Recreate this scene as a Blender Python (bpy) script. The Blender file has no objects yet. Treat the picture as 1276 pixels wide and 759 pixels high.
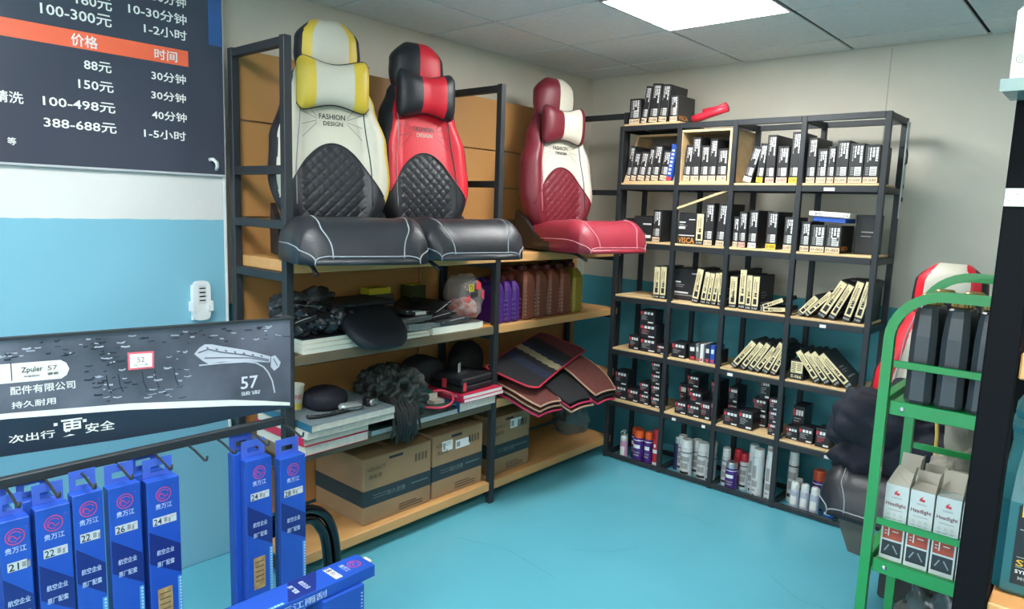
import bpy, math, random
from mathutils import Vector, Matrix, noise
random.seed(7)
SC = bpy.context.scene
COL = SC.collection
R = math.radians

# ---------------------------------------------------------------- camera
cam = bpy.data.cameras.new('camera'); cam.sensor_width = 36; cam.sensor_fit = 'HORIZONTAL'
cam.lens = 872.38 / 1276 * 36; cam.clip_start = .05
co = bpy.data.objects.new('camera', cam); COL.objects.link(co); SC.camera = co
rx, uy, fw = Vector((.74751, .66342, .03334)), Vector((-.116, .08094, .98995)), Vector((-.65405, .74386, -.13746))
mt = Matrix((rx, uy, -fw)).transposed().to_4x4(); mt.translation = (2.8848, -4.0393, 1.512)
co.matrix_world = mt
# ---------------------------------------------------------------- world, exposure, light strengths
W = bpy.data.worlds.new('world'); SC.world = W; W.use_nodes = True
W.node_tree.nodes['Background'].inputs[0].default_value = (.86, .95, 1, 1)
W.node_tree.nodes['Background'].inputs[1].default_value = 4.2      # bright overcast sky, let in as fill by an added shop-front opening
SC.view_settings.view_transform = 'Standard'; SC.view_settings.look = 'None'
SC.view_settings.gamma = 1; SC.view_settings.use_curve_mapping = False
SC.view_settings.exposure = 0.3
PANEL_POWER = 30.0
al = bpy.data.lights.new('fill_opening_portal', 'AREA'); al.shape = 'RECTANGLE'; al.size = 3.3; al.size_y = 2.25; al.cycles.is_portal = True
alo = bpy.data.objects.new('fill_opening_portal', al); COL.objects.link(alo); alo.location = (1.95, -7.49, 1.125); alo.rotation_euler = (R(90), 0, 0)  # steers sky light through the added, unseen opening behind the camera
PANELS = [(1.067, -1.482), (1.067, -3.882), (2.867, -3.882), (1.067, -6.282), (2.867, -6.282)]   # lower-left corners of the lit ceiling tiles

# ---------------------------------------------------------------- materials
def lin(c): return tuple(((v / 255) / 12.92 if v / 255 <= .04045 else ((v / 255 + .055) / 1.055) ** 2.4) for v in c)
MATS = {}
def M(name, c, rough=.6, metal=0, var=.08, scale=8, bump=0, bscale=60, coat=0, trans=0, alpha=1, stretch=None, c2=None):
    if name in MATS: return MATS[name]
    m = bpy.data.materials.new(name); m.use_nodes = True; nt = m.node_tree; b = nt.nodes['Principled BSDF']
    b.inputs['Roughness'].default_value = rough; b.inputs['Metallic'].default_value = metal
    b.inputs['Coat Weight'].default_value = coat; b.inputs['Transmission Weight'].default_value = trans
    b.inputs['Alpha'].default_value = alpha
    L = lin(c); tc = nt.nodes.new('ShaderNodeTexCoord'); mp = nt.nodes.new('ShaderNodeMapping')
    nt.links.new(tc.outputs['Object'], mp.inputs[0])
    if stretch: mp.inputs['Scale'].default_value = stretch
    n = nt.nodes.new('ShaderNodeTexNoise'); n.inputs['Scale'].default_value = scale; n.inputs['Detail'].default_value = 4
    nt.links.new(mp.outputs[0], n.inputs['Vector'])
    r = nt.nodes.new('ShaderNodeValToRGB'); e = r.color_ramp.elements
    e[0].position = .3; e[1].position = .7
    D = lin(c2) if c2 else tuple(v * (1 - var * 1.5) for v in L)
    e[0].color = (*D, 1); e[1].color = (*(L if c2 else tuple(min(1, v * (1 + var)) for v in L)), 1)
    nt.links.new(n.outputs[0], r.inputs[0]); nt.links.new(r.outputs[0], b.inputs['Base Color'])
    if bump:
        n2 = nt.nodes.new('ShaderNodeTexNoise'); n2.inputs['Scale'].default_value = bscale; n2.inputs['Detail'].default_value = 3
        nt.links.new(mp.outputs[0], n2.inputs['Vector'])
        bp = nt.nodes.new('ShaderNodeBump'); bp.inputs['Strength'].default_value = bump; bp.inputs['Distance'].default_value = .01
        nt.links.new(n2.outputs[0], bp.inputs['Height']); nt.links.new(bp.outputs[0], b.inputs['Normal'])
    MATS[name] = m; return m
def two_tone(name, top, low, zsplit):
    m = M(name, top, .75, var=.03, scale=3, bump=.15, bscale=25); nt = m.node_tree; b = nt.nodes['Principled BSDF']
    src = b.inputs['Base Color'].links[0].from_socket
    tc = nt.nodes.new('ShaderNodeTexCoord'); sp = nt.nodes.new('ShaderNodeSeparateXYZ'); nt.links.new(tc.outputs['Object'], sp.inputs[0])
    n = nt.nodes.new('ShaderNodeTexNoise'); n.inputs['Scale'].default_value = 14; nt.links.new(tc.outputs['Object'], n.inputs['Vector'])
    ad = nt.nodes.new('ShaderNodeMath'); ad.operation = 'MULTIPLY_ADD'; nt.links.new(n.outputs[0], ad.inputs[0]); ad.inputs[1].default_value = .008
    nt.links.new(sp.outputs[2], ad.inputs[2])
    gt = nt.nodes.new('ShaderNodeMath'); gt.operation = 'GREATER_THAN'; nt.links.new(ad.outputs[0], gt.inputs[0]); gt.inputs[1].default_value = zsplit + .004
    mx = nt.nodes.new('ShaderNodeMixRGB'); nt.links.new(gt.outputs[0], mx.inputs[0])
    mx.inputs[1].default_value = (*lin(low), 1); nt.links.new(src, mx.inputs[2]); nt.links.new(mx.outputs[0], b.inputs['Base Color'])
    return m
def emit(name, c, s):
    m = bpy.data.materials.new(name); m.use_nodes = True; b = m.node_tree.nodes['Principled BSDF']
    b.inputs['Base Color'].default_value = (*c, 1); b.inputs['Emission Color'].default_value = (*c, 1); b.inputs['Emission Strength'].default_value = s
    MATS[name] = m; return m

steel = M('black_steel', (40, 44, 48), .5, .1, var=.06)
wood = M('mdf_shelf', (204, 154, 96), .5, var=.12, scale=3, bump=.05, stretch=(3, .6, 3))
ply = M('plywood', (226, 192, 142), .6, var=.14, scale=5, stretch=(.6, 3, 3))
mdf = M('mdf_back', (184, 134, 78), .55, var=.08, scale=2)
blackcard = M('black_card', (38, 38, 40), .5, var=.1)
beige = M('beige_label', (232, 204, 172), .6, var=.03)
white = M('white_print', (228, 228, 224), .6, var=.02)
yellowlab = M('yellow_label', (228, 200, 60), .6, var=.02)
pinklab = M('pink_label', (230, 176, 160), .6, var=.02)
cream = M('cream_spine', (232, 216, 170), .6, var=.06, scale=20)
inkb = M('dark_ink', (36, 34, 36), .7, var=.02)
orangep = M('orange_print', (222, 150, 70), .6, var=.02)
redp = M('red_print', (205, 60, 70), .6, var=.02)
greyp = M('grey_print', (150, 148, 146), .6, var=.02)

# ---------------------------------------------------------------- mesh helpers
TXT = {}
def text_raw(s):
    if s not in TXT:
        c = bpy.data.curves.new('lettering', 'FONT'); c.body = s; c.resolution_u = 2; c.offset = .012
        o = bpy.data.objects.new('lettering', c); m = bpy.data.meshes.new_from_object(o)
        vs = [(v.co.x, v.co.y) for v in m.vertices]; fs = [tuple(p.vertices) for p in m.polygons]
        xs = [a for a, b in vs]; ys = [b for a, b in vs]
        x0, x1, y0, y1 = min(xs), max(xs), min(ys), max(ys)
        TXT[s] = ([((a - x0) / (x1 - x0), (b - y0) / (y1 - y0)) for a, b in vs], fs)
        bpy.data.objects.remove(o); bpy.data.curves.remove(c); bpy.data.meshes.remove(m)
    return TXT[s]
def smooth(P, n=5):
    P = [Vector(p) for p in P]; out = []
    for i in range(len(P) - 1):
        a, b, c, d = P[max(0, i - 1)], P[i], P[i + 1], P[min(len(P) - 1, i + 2)]
        for k in range(n):
            t = k / n; out.append(.5 * ((2 * b) + (c - a) * t + (2 * a - 5 * b + 4 * c - d) * t * t + (3 * b - a - 3 * c + d) * t ** 3))
    return out + [P[-1]]
class MB:
    def __init__(s): s.v = []; s.f = []; s.m = []
    def add(s, vs, fs, m=0):
        n = len(s.v); s.v += [tuple(v) for v in vs]; s.f += [tuple(i + n for i in f) for f in fs]; s.m += [m] * len(fs); return s
    def box(s, x0, x1, y0, y1, z0, z1, m=0, ch=0):
        ch = min(ch, (x1 - x0) / 3, (y1 - y0) / 3, (z1 - z0) / 3)
        if ch <= 0:
            return s.add([(x, y, z) for z in (z0, z1) for y in (y0, y1) for x in (x0, x1)],
                         [(0, 2, 3, 1), (4, 5, 7, 6), (0, 1, 5, 4), (2, 6, 7, 3), (0, 4, 6, 2), (1, 3, 7, 5)], m)
        vs = []; ix = {}
        for cx in (0, 1):
            for cy in (0, 1):
                for cz in (0, 1):
                    X, Y, Z = (x0, x1)[cx], (y0, y1)[cy], (z0, z1)[cz]; dx, dy, dz = ch * (1 - 2 * cx), ch * (1 - 2 * cy), ch * (1 - 2 * cz)
                    ix[cx, cy, cz] = len(vs); vs += [(X, Y + dy, Z + dz), (X + dx, Y, Z + dz), (X + dx, Y + dy, Z)]
        F = []
        for a in range(3):
            b, c = (a + 1) % 3, (a + 2) % 3
            for e in (0, 1):
                q = []
                for eb, ec in ((0, 0), (1, 0), (1, 1), (0, 1)):
                    k = [0, 0, 0]; k[a] = e; k[b] = eb; k[c] = ec; q.append(ix[tuple(k)] + a)
                F.append(tuple(q if e else q[::-1]))
            for eb in (0, 1):
                for ec in (0, 1):
                    k0 = [0, 0, 0]; k0[b] = eb; k0[c] = ec; k1 = list(k0); k1[a] = 1
                    i0, i1 = ix[tuple(k0)], ix[tuple(k1)]; q = (i0 + b, i1 + b, i1 + c, i0 + c)
                    F.append(q if (eb == ec) else q[::-1])
        for k, i in ix.items(): F.append((i, i + 1, i + 2) if sum(k) % 2 else (i, i + 2, i + 1))
        return s.add(vs, F, m)
    def loft(s, rings, m=0, cap=True, closed=True):
        n = len(rings[0]); vs = [p for r in rings for p in r]; F = []
        for i in range(len(rings) - 1):
            for j in range(n if closed else n - 1):
                k = (j + 1) % n; F.append((i * n + j, i * n + k, (i + 1) * n + k, (i + 1) * n + j))
        if cap and closed: F += [tuple(range(n))[::-1], tuple((len(rings) - 1) * n + j for j in range(n))]
        return s.add(vs, F, m)
    def lathe(s, prof, c=(0, 0, 0), n=20, m=0, ax='z'):
        rings = []
        for r, h in prof:
            ring = []
            for j in range(n):
                a = 2 * math.pi * j / n; p = (r * math.cos(a), r * math.sin(a), h)
                if ax == 'x': p = (h, p[0], p[1])
                if ax == 'y': p = (p[1], h, p[0])
                ring.append((c[0] + p[0], c[1] + p[1], c[2] + p[2]))
            rings.append(ring)
        return s.loft(rings, m)
    def tube(s, pts, r, n=8, m=0, closed=False):
        P = [Vector(p) for p in pts]; rings = []; up = Vector((0, 0, 1))
        for i, p in enumerate(P):
            if closed: t = P[(i + 1) % len(P)] - P[i - 1]
            else: t = P[min(i + 1, len(P) - 1)] - P[max(i - 1, 0)]
            t.normalize()
            if i == 0:
                a = t.cross(up) if abs(t.z) < .9 else t.cross(Vector((1, 0, 0)))
            else: a = a - t * a.dot(t)
            a.normalize(); b = t.cross(a)
            rings.append([tuple(p + (a * math.cos(2 * math.pi * j / n) + b * math.sin(2 * math.pi * j / n)) * r) for j in range(n)])
        if closed: rings.append(rings[0]); return s.loft(rings, m, cap=False)
        return s.loft(rings, m)
    def text(s, t, fn, u0, u1, v0, v1, m=0):
        vs, fs = text_raw(t)
        return s.add([tuple(fn(u0 + (u1 - u0) * a, v0 + (v1 - v0) * b)) for a, b in vs], fs, m)
    def rect(s, fn, u0, u1, v0, v1, m=0): return s.add([tuple(fn(a, b)) for a, b in ((u0, v0), (u1, v0), (u1, v1), (u0, v1))], [(0, 1, 2, 3)], m)
    def poly(s, fn, pts, m=0): return s.add([tuple(fn(a, b)) for a, b in pts], [tuple(range(len(pts)))], m)
    def strip(s, fn, pts, w, m=0):
        P = [Vector(p) for p in pts]; L = []; Rr = []
        for i, p in enumerate(P):
            t = (P[min(i + 1, len(P) - 1)] - P[max(i - 1, 0)]).normalized(); n = Vector((-t.y, t.x)) * w / 2
            L.append(fn(*(p + n))); Rr.append(fn(*(p - n)))
        for i in range(len(P) - 1): s.add([tuple(q) for q in (L[i], L[i + 1], Rr[i + 1], Rr[i])], [(0, 1, 2, 3)], m)
        return s
    def ring2d(s, fn, cu, cv, r, w, m=0, n=24, ry=None):
        ry = ry or r
        s.strip(fn, [(cu + r * math.cos(2 * math.pi * i / n), cv + ry * math.sin(2 * math.pi * i / n)) for i in range(n + 1)], w, m); return s
    def xf(s, mat, start=0):
        s.v[start:] = [tuple(mat @ Vector(v)) for v in s.v[start:]]; return s
    def mesh(s, name, mats, smooth=False):
        me = bpy.data.meshes.new(name); me.from_pydata(s.v, [], s.f)
        for m in (mats if isinstance(mats, (list, tuple)) else [mats]): me.materials.append(m)
        me.polygons.foreach_set('material_index', s.m)
        if smooth: me.polygons.foreach_set('use_smooth', [True] * len(s.f))
        me.update(); return me
    def build(s, name, mats, parent=None, smooth=False, **kw):
        o = bpy.data.objects.new(name, s.mesh(name, mats, smooth)); COL.objects.link(o)
        if smooth and kw.get('auto'):
            pass
        o.parent = parent
        for k in ('label', 'category', 'group', 'kind'):
            if kw.get(k): o[k] = kw[k]
        return o
def thing(name, label, cat, loc=(0, 0, 0), rz=0, group=None, rot=None):
    o = bpy.data.objects.new(name, None); COL.objects.link(o); o.empty_display_size = .05
    o.location = loc; o.rotation_euler = rot or (0, 0, rz); o['label'] = label; o['category'] = cat
    if group: o['group'] = group
    return o
def tag(o, label, cat, group=None):
    o['label'] = label; o['category'] = cat
    if group: o['group'] = group
    return o
def dup(root, loc, label, rz=None):
    r = root.copy(); COL.objects.link(r); r.location = loc; r['label'] = label
    if rz is not None: r.rotation_euler = (0, 0, rz)
    for ch in root.children:
        c = ch.copy(); COL.objects.link(c); c.parent = r
        for g in ch.children: d = g.copy(); COL.objects.link(d); d.parent = c
    return r
def plane(O, U, V, eps=.0006):
    O, U, V = Vector(O), Vector(U).normalized(), Vector(V).normalized(); N = U.cross(V) * eps
    return lambda a, b, O=O, U=U, V=V, N=N: O + U * a + V * b + N
def struct(name, mb, mat, parent=None, **k): return mb.build(name, mat, parent, kind=None if parent else 'structure', **k)
ORD = ['leftmost', 'second', 'third', 'fourth', 'fifth', 'sixth', 'seventh', 'eighth', 'ninth', 'tenth']

# ---------------------------------------------------------------- setting
XR, YF, H = 3.9, -7.5, 2.39
floorm = M('teal_floor_paint', (97, 178, 197), .28, var=.05, scale=1.5, bump=.04, bscale=6, coat=.15)
struct('floor', MB().box(-.2, XR + .2, YF - .2, .2, -.1, 0), floorm)
fl = MB(); f = plane((0, 0, 0), (1, 0, 0), (0, 1, 0), .0012)
for pts in ([(1.15, -1.62), (1.3, -1.5), (1.36, -1.38)], [(.72, -1.9), (.95, -1.82), (1.25, -1.86)], [(1.05, -2.5), (1.5, -2.35), (1.72, -2.1)], [(1.9, -1.2), (2.05, -1.3), (2.2, -1.28)], [(1.3, -.95), (1.38, -.9), (1.5, -.92)]):
    fl.strip(f, pts, .0025)
o = fl.build('floor_crack', M('crack', (84, 160, 172), .8)); o['kind'] = 'structure'
wb = two_tone('back_wall_paint', (214, 209, 194), (86, 164, 178), 1.06)
wl = two_tone('left_wall_paint', (210, 210, 207), (119, 176, 196), 1.423)
struct('wall_back', MB().box(-.2, XR + .2, 0, .2, 0, H + .05), wb)
struct('panel_seam', MB().box(1.848, 1.852, -.0012, 0, 1.9, H - .01), M('seam_grey', (176, 172, 160), .8), bpy.data.objects['wall_back'])
struct('wall_recess', MB().box(-.2, 0, -2.68, 0, 0, H + .05), wb)
struct('wall_left', MB().box(-.2, .13, YF, -2.68, 0, H + .05, ch=.004), wl)
struct('wall_right', MB().box(XR, XR + .2, YF, 0, 0, H + .05), wb)
struct('wall_front', MB().box(-.2, .3, YF - .2, YF, 0, H + .05).box(3.6, XR + .2, YF - .2, YF, 0, H + .05).box(.3, 3.6, YF - .2, YF, 2.25, H + .05), wb)  # unseen front wall; its wide opening is added to let in fill light
struct('pavement', MB().box(-6, 10, -20, YF - .2, -.12, -.02), M('pavement_grey', (150, 150, 146), .8))
struct('trim_1', MB().box(.1305, .134, -2.684, -2.672, 0, H, ch=.001), M('white_edge', (220, 222, 220), .6))
ceil = struct('ceiling', MB().box(-.2, XR + .2, YF - .2, .2, H + .012, H + .1), M('ceiling_void', (34, 36, 36), .9))
tilem = M('ceiling_tile_board', (226, 230, 228), .85, var=.03, scale=30, bump=.1, bscale=120)
gridm = M('grid_bar', (150, 154, 154), .5)
xs = [0, .467]; ys = [0, -.282]
while xs[-1] < XR: xs.append(min(XR, xs[-1] + .6))
while ys[-1] > YF: ys.append(max(YF, ys[-1] - .6))
shared = {}
lit = {(round(a, 2), round(b, 2)) for a, b in PANELS}
for i in range(len(xs) - 1):
    for j in range(len(ys) - 1):
        if (round(xs[i], 2), round(ys[j + 1], 2)) in lit: continue
        w, d = round(xs[i + 1] - xs[i], 3), round(ys[j] - ys[j + 1], 3)
        if w < .02 or d < .02: continue
        if (w, d) not in shared: shared[w, d] = MB().box(.0075, w - .0075, .0075, d - .0075, 0, .011, ch=.003).mesh('ceiling_tile', tilem)
        o = bpy.data.objects.new('ceiling_tile', shared[w, d]); COL.objects.link(o); o.parent = ceil; o.location = (xs[i], ys[j + 1], H)
em = emit('panel_glow', (1, 1, .98), PANEL_POWER)
alu = M('aluminium', (200, 202, 204), .35, .8, var=.03)
pl = None
wh = ['square light panel glowing white in the ceiling above the shelving', 'square ceiling light panel over the blue wiper boxes', 'square ceiling light panel above the camera side aisle', 'square ceiling light panel near the front left wall', 'square ceiling light panel near the front right']
for k, (x, y) in enumerate(PANELS):
    if pl is None:
        pl = thing('ceiling_light', wh[0], 'light', (x, y, H), group='light panels in the ceiling grid')
        fr = MB()
        for b in ((0, .6, 0, .012), (0, .6, .588, .6), (0, .012, .012, .588), (.588, .6, .012, .588)): fr.box(*b, -.003, .01)
        fr.build('frame', alu, pl); MB().box(.012, .588, .012, .588, 0, .006).build('diffuser', em, pl)
    else: dup(pl, (x, y, H), wh[k])

# ---------------------------------------------------------------- left storage rack (two bays)
SH = [(.07, .115), (.5, .545), (.885, .925), (1.24, 1.285)]
rack = thing('storage_rack', 'tall black steel rack with MDF boards along the recessed left wall', 'rack', (.36, -1.52, 0))
RL = Vector((.36, -1.52, 0))
def rb(x0, x1, y0, y1, z0, z1, ch=.002): return MB().box(x0 - RL.x, x1 - RL.x, y0 - RL.y, y1 - RL.y, z0, z1, ch=ch)
for y in (-2.65, -1.51, -.4):
    for x in (.17, .55):
        rb(x - .016, x + .016, y - .016, y + .016, 0, 2.09).build('post', steel, rack)
    for z in (2.07, 1.62, 1.42, 1.225, .87, .485, .055):
        if z == 1.42 and y != -2.65: continue
        rb(.186, .534, y - .014, y + .014, z - .016, z + .016).build('side_rail', steel, rack)
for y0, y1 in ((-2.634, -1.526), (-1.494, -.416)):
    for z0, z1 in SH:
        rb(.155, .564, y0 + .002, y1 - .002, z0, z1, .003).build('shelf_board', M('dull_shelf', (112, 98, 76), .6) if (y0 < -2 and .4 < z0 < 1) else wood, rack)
        rb(.156, .175, y0, y1, z0 - .03, z0 - .002).build('rear_beam', steel, rack)
zs = [.12, .33, .56, .775, .98, 1.2, 1.435, 1.618, 1.822, 2.1]
for y0, y1 in ((-2.63, -1.66), (-1.655, -1.46), (-1.455, -.29)):
    for a, b in zip(zs, zs[1:]):
        rb(.134, .148, y0 + .002, y1 - .002, a + .003, b - .003, .002).build('back_board', mdf, rack)

# ---------------------------------------------------------------- back shelving (four bays, six levels)
PX = [.577, .95, 1.27, 1.62, 1.993]; LV = [(0, .03), (.325, .36), (.645, .68), (.97, 1.005), (1.295, 1.33), (1.63, 1.665), (1.965, 2.0)]
shelv = thing('shelving_unit', 'black metal shelving with thin plywood shelves standing by the back wall', 'shelf', (1.28, -.35, 0))
SL = Vector((1.28, -.35, 0))
def sb(x0, x1, y0, y1, z0, z1, ch=.0015): return MB().box(x0 - SL.x, x1 - SL.x, y0 - SL.y, y1 - SL.y, z0, z1, ch=ch)
for x in PX:
    for y in (-.485, -.2): sb(x - .013, x + .013, y - .012, y + .012, 0, 2.0).build('post', steel, shelv)
    for z0, z1 in LV: sb(x - .012, x + .012, -.472, -.213, z0 + .004, z1 - .002).build('side_beam', steel, shelv)
for i in range(4):
    a, b = PX[i] + .0135, PX[i + 1] - .0135
    for k, (z0, z1) in enumerate(LV):
        sb(a, b, -.497, -.475, z0 + .006, z1).build('front_beam', steel, shelv)
        sb(a, b, -.21, -.19, z0 + .006, z1).build('rear_beam', steel, shelv)
        if 1 <= k <= 5 or (k == 6 and i == 0): sb(a - .004, b + .004, -.49, -.195, z1 + .001, z1 + .012).build('shelf_board', ply, shelv)
for x0, x1, z in ((1.205, 1.225, .342), (1.33, 1.36, .662), (1.78, 1.81, .987), (1.86, 1.92, .342), (1.74, 1.79, 1.648), (1.02, 1.045, .342)):
    sb(x0, x1, -.4985, -.4975, z - .008, z + .008, 0).build('price_tag', white, shelv)
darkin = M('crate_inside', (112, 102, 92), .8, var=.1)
def crate(x0, x1, slant, label):
    c = thing('wooden_crate', label, 'crate', ((x0 + x1) / 2, -.34, 1.678), group='plywood crates on the top level'); w = (x1 - x0) / 2; h = .284
    for s in (-1, 1):
        p = [(-.145, 0), (.14, 0), (.14, h), (-.145 + slant, h)]
        xa, xb = sorted((s * w, s * (w - .012)))
        MB().add([(x, y, z) for x in (xa, xb) for y, z in p], [(0, 1, 2, 3), (7, 6, 5, 4), (0, 4, 5, 1), (1, 5, 6, 2), (2, 6, 7, 3), (3, 7, 4, 0)]).build('side_panel', ply, c)
    MB().box(-w + .0125, w - .0125, -.145, .14, 0, .010).build('bottom_panel', ply, c)
    MB().box(-w + .0125, w - .0125, -.145 + slant, .14, h - .012, h).build('top_panel', ply, c)
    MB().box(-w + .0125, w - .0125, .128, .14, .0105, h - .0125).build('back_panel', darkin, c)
crate(.6, .932, .13, 'plywood crate with slanted sides, nearest the left wall on the top shelf')
crate(.954, 1.252, 0, 'square-fronted plywood crate in the second bay of the top shelf')
# ---------------------------------------------------------------- boxes on the back shelving
LVN = {'T': 'top of the shelving', 'A': 'top shelf', 'B': 'second shelf down', 'C': 'third shelf down', 'D': 'fourth shelf down', 'E': 'fifth shelf down', 'F': 'bottom level'}
BAYN = {'1': 'first bay', '2': 'second bay', '3': 'third bay', '4': 'fourth bay'}
BASE = {'T': 2.013, 'A': 1.6775, 'B': 1.3425, 'C': 1.0175, 'D': .6925, 'E': .3725, 'F': .001}
BM = [blackcard, beige, white, inkb, orangep, greyp, cream, redp, yellowlab, pinklab]
def front(w, x0): return plane((x0, 0, 0), (1, 0, 0), (0, 0, 1), .0008)
def filter_box(key, n, x, w, h, tilt, code=None, lab=1, kind='dark', d=.2, yf=-.47, group=None, label=None, wide=None, dz=0, fully=None):
    """an upright carton; origin at the corner it stands on; front face looks to -y"""
    piv = w if tilt > .5 else 0; px = x + (w / math.cos(R(tilt)) if tilt > .5 else 0)
    z = BASE[key[0]] + (.0105 if key in ('A1', 'A2') else 0) + dz
    lab_s = label or f"{'slim ' if w < .045 else ''}black filter box{', cream spine,' if kind == 'cream' else ''} {ORD[n]} from left, {LVN[key[0]]}, {BAYN.get(key[1:2], 'row')}"
    t = thing('filter_box', lab_s, 'box', (px, yf, z), group=group or ('filter boxes on the back shelving'), rot=(0, R(tilt), 0))
    x0 = -piv
    MB().box(x0, x0 + w, 0, d, 0, h, ch=.0015).build('carton', blackcard, t)
    f = plane((x0, 0, 0), (1, 0, 0), (0, 0, 1), .0008); f2 = plane((x0, 0, 0), (1, 0, 0), (0, 0, 1), .0016)
    rnd = random.Random(int(x * 1000))
    if kind == 'dark':
        c = MB().rect(f, .001, w - .001, .002, .028, 0); 
        if code: c.text(code, f2, w * .1, w * .9, .008, .021, 1)
        c.build('code_label', [BM[{1: 1, 2: 2, 8: 8, 9: 9}[lab]], inkb], t)
        b = MB().rect(f, w * .42, w * .88, .036, .076, 0)
        for k in range(5): b.rect(f2, w * .46, w * .84, .040 + k * .0068, .0425 + k * .0068, 1)
        for k in range(5): b.rect(f, w * .14, w * .36, .038 + k * .008, .042 + k * .008, 2)
        b.build('barcode_label', [white, inkb, greyp], t)
        p = MB(); top = h - .012; ln = h * .36
        for a, b2, l, m in ((.2, .27, .9, 1), (.34, .44, .75, 0), (.52, .66, .55, 0), (.74, .9, 1, 0)):
            z1 = top
            while z1 > top - ln * l:
                s = rnd.uniform(.006, .018); p.rect(f, w * a, w * b2, z1 - s, z1, m); z1 -= s + .0025
        p.build('printed_text', [white, greyp], t)
        p = MB()
        if d > .1:
            fs = plane((x0 + w, 0, 0), (0, 1, 0), (0, 0, 1), .0008)
            p.rect(fs, .0, .004, .03, h - .01, 0)
            if wide is None: p.build('side_print', greyp, t)
            else: p.text(wide, fs, .015, min(d - .01, .12), .012, .034, 1); p.build('side_print', [greyp, orangep], t)
    else:
        c = MB().rect(f, .001, w - .001, h * .13, h - .004, 0)
        c.rect(f2, w * .25, w * .75, h * .18, h * .34, 2)
        for a, b2, lo, hi, m in ((.3, .38, .62, .9, 1), (.5, .68, .56, .84, 1), (.4, .72, .4, .52, 2), (.2, .28, .4, .8, 1)):
            z1 = h * hi
            while z1 > h * lo:
                s = rnd.uniform(.004, .012); c.rect(f2, w * a, w * b2, z1 - s, z1, m); z1 -= s + .002
        for k in range(5): c.rect(f, w * .25, w * .7, h * (.19 + k * .028), h * (.2 + k * .028), 1)
        c.build('spine_label', [cream, M('tan_ink', (150, 128, 98), .7), inkb], t)
        MB().text('K-0' + str(10 + int(x * 1000) % 80), f, w * .12, w * .88, h * .04, h * .09).build('code_print', white, t)
        p = MB(); fs = plane((x0 + w, 0, 0), (0, 1, 0), (0, 0, 1), .0008)
        p.rect(fs, .03, .09, h * .5, h * .53); p.rect(fs, .03, .11, h * .42, h * .44); p.rect(fs, .03, .08, h * .36, h * .38); p.rect(fs, .03, .14, h * .2, h * .24)
        p.build('side_print', greyp, t)
    return t
UP = {
'T': [(.605, .07, .143, 0, 'D-019', 1), (.684, .036, .205, 7, 'K', 1), (.733, .056, .214, 5, 'D-008', 1), (.797, .05, .205, 5, 'D-008', 1), (.869, .047, .144, -1, 'D-022', 1)],
'A1': [(.60, .03, .2, 8, 'D', 1), (.636, .036, .165, 8.5, 'D-077', 1), (.68, .046, .165, 8.5, 'D-055', 1), (.734, .028, .186, 8, 'D', 1), (.770, .047, .2, 6, 'D-075', 1), (.826, .047, .168, 7, 'D-020', 1)],
'A2': [(.972, .042, .192, 4, 'D-050', 1), (1.020, .048, .235, 0, 'D-008', 1), (1.075, .046, .19, 0, 'D-017', 1), (1.124, .042, .222, 0, 'D-019', 1), (1.172, .056, .17, 0, 'D-040', 1)],
'A3': [(1.316, .044, .185, 15, 'D-029', 2), (1.388, .037, .198, 4, 'D-061', 8), (1.437, .046, .24, 0, 'D-038', 9), (1.493, .056, .183, 0, 'D-037', 9), (1.556, .045, .25, 1, 'D-061', 8)],
'A4': [(1.640, .043, .219, 0, 'D-035', 1), (1.689, .046, .164, 0, 'D-033', 1), (1.738, .033, .175, 0, 'D-03', 1), (1.775, .056, .2, 0, 'D-031', 1), (1.835, .062, .185, 0, 'D-030', 1), (1.901, .064, .176, 0, 'D-030', 1)],
'B1': [(.597, .038, .13, 0, 'D-07', 1), (.803, .05, .183, 0, 'D-090', 1)],
'B2': [(1.123, .05, .228, 0, 'D-024', 1), (1.193, .048, .226, 2, 'D-026', 1)],
'B3': [(1.289, .028, .16, 0, 'D', 1), (1.319, .04, .188, 0, 'D-014', 9), (1.372, .046, .196, 0, 'D-009', 2), (1.467, .054, .192, 0, 'D-005', 8), (1.557, .045, .167, 0, 'D-007', 1)],
'B4': [(1.640, .045, .148, 0, 'D-004', 1), (1.69, .068, .134, 0, 'D-003', 1), (1.762, .068, .134, 0, 'D-003', 1)],
}
for key, L in UP.items():
    for n, (x, w, h, tl, code, lab) in enumerate(L):
        wide = 'VISCA' if (key, n) in (('T', 4), ('A4', 5), ('B4', 2)) else None
        lb = f"black filter box {ORD[n]} from left on {LVN['T']}" if key == 'T' else None
        if key == 'A3' and n in (1, 4): lb = f"black filter box with yellow code label, {ORD[n]} in the top shelf's third bay"
        filter_box(key, n, x, w, h, tl, code, lab, label=lb, wide=wide, d=.22 if h > .21 else .2)
# blue pack leaning in the gap between the two crates
t = thing('blue_filter_box', 'slim blue box with red foot leaning at right end of the slanted crate', 'box', (.906, -.478, 1.6885), rot=(0, R(8), 0))
bluec = M('blue_card', (40, 84, 176), .45, var=.06)
MB().box(-.034, 0, 0, .2, 0, .2, ch=.0015).build('carton', bluec, t)
f = plane((-.034, 0, 0), (1, 0, 0), (0, 0, 1), .0008); p = MB().rect(f, .002, .032, .001, .02, 1)
for k in range(7): p.rect(f, .008, .024, .034 + k * .021, .045 + k * .021, 0)
p.build('printed_text', [white, redp], t)
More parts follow.
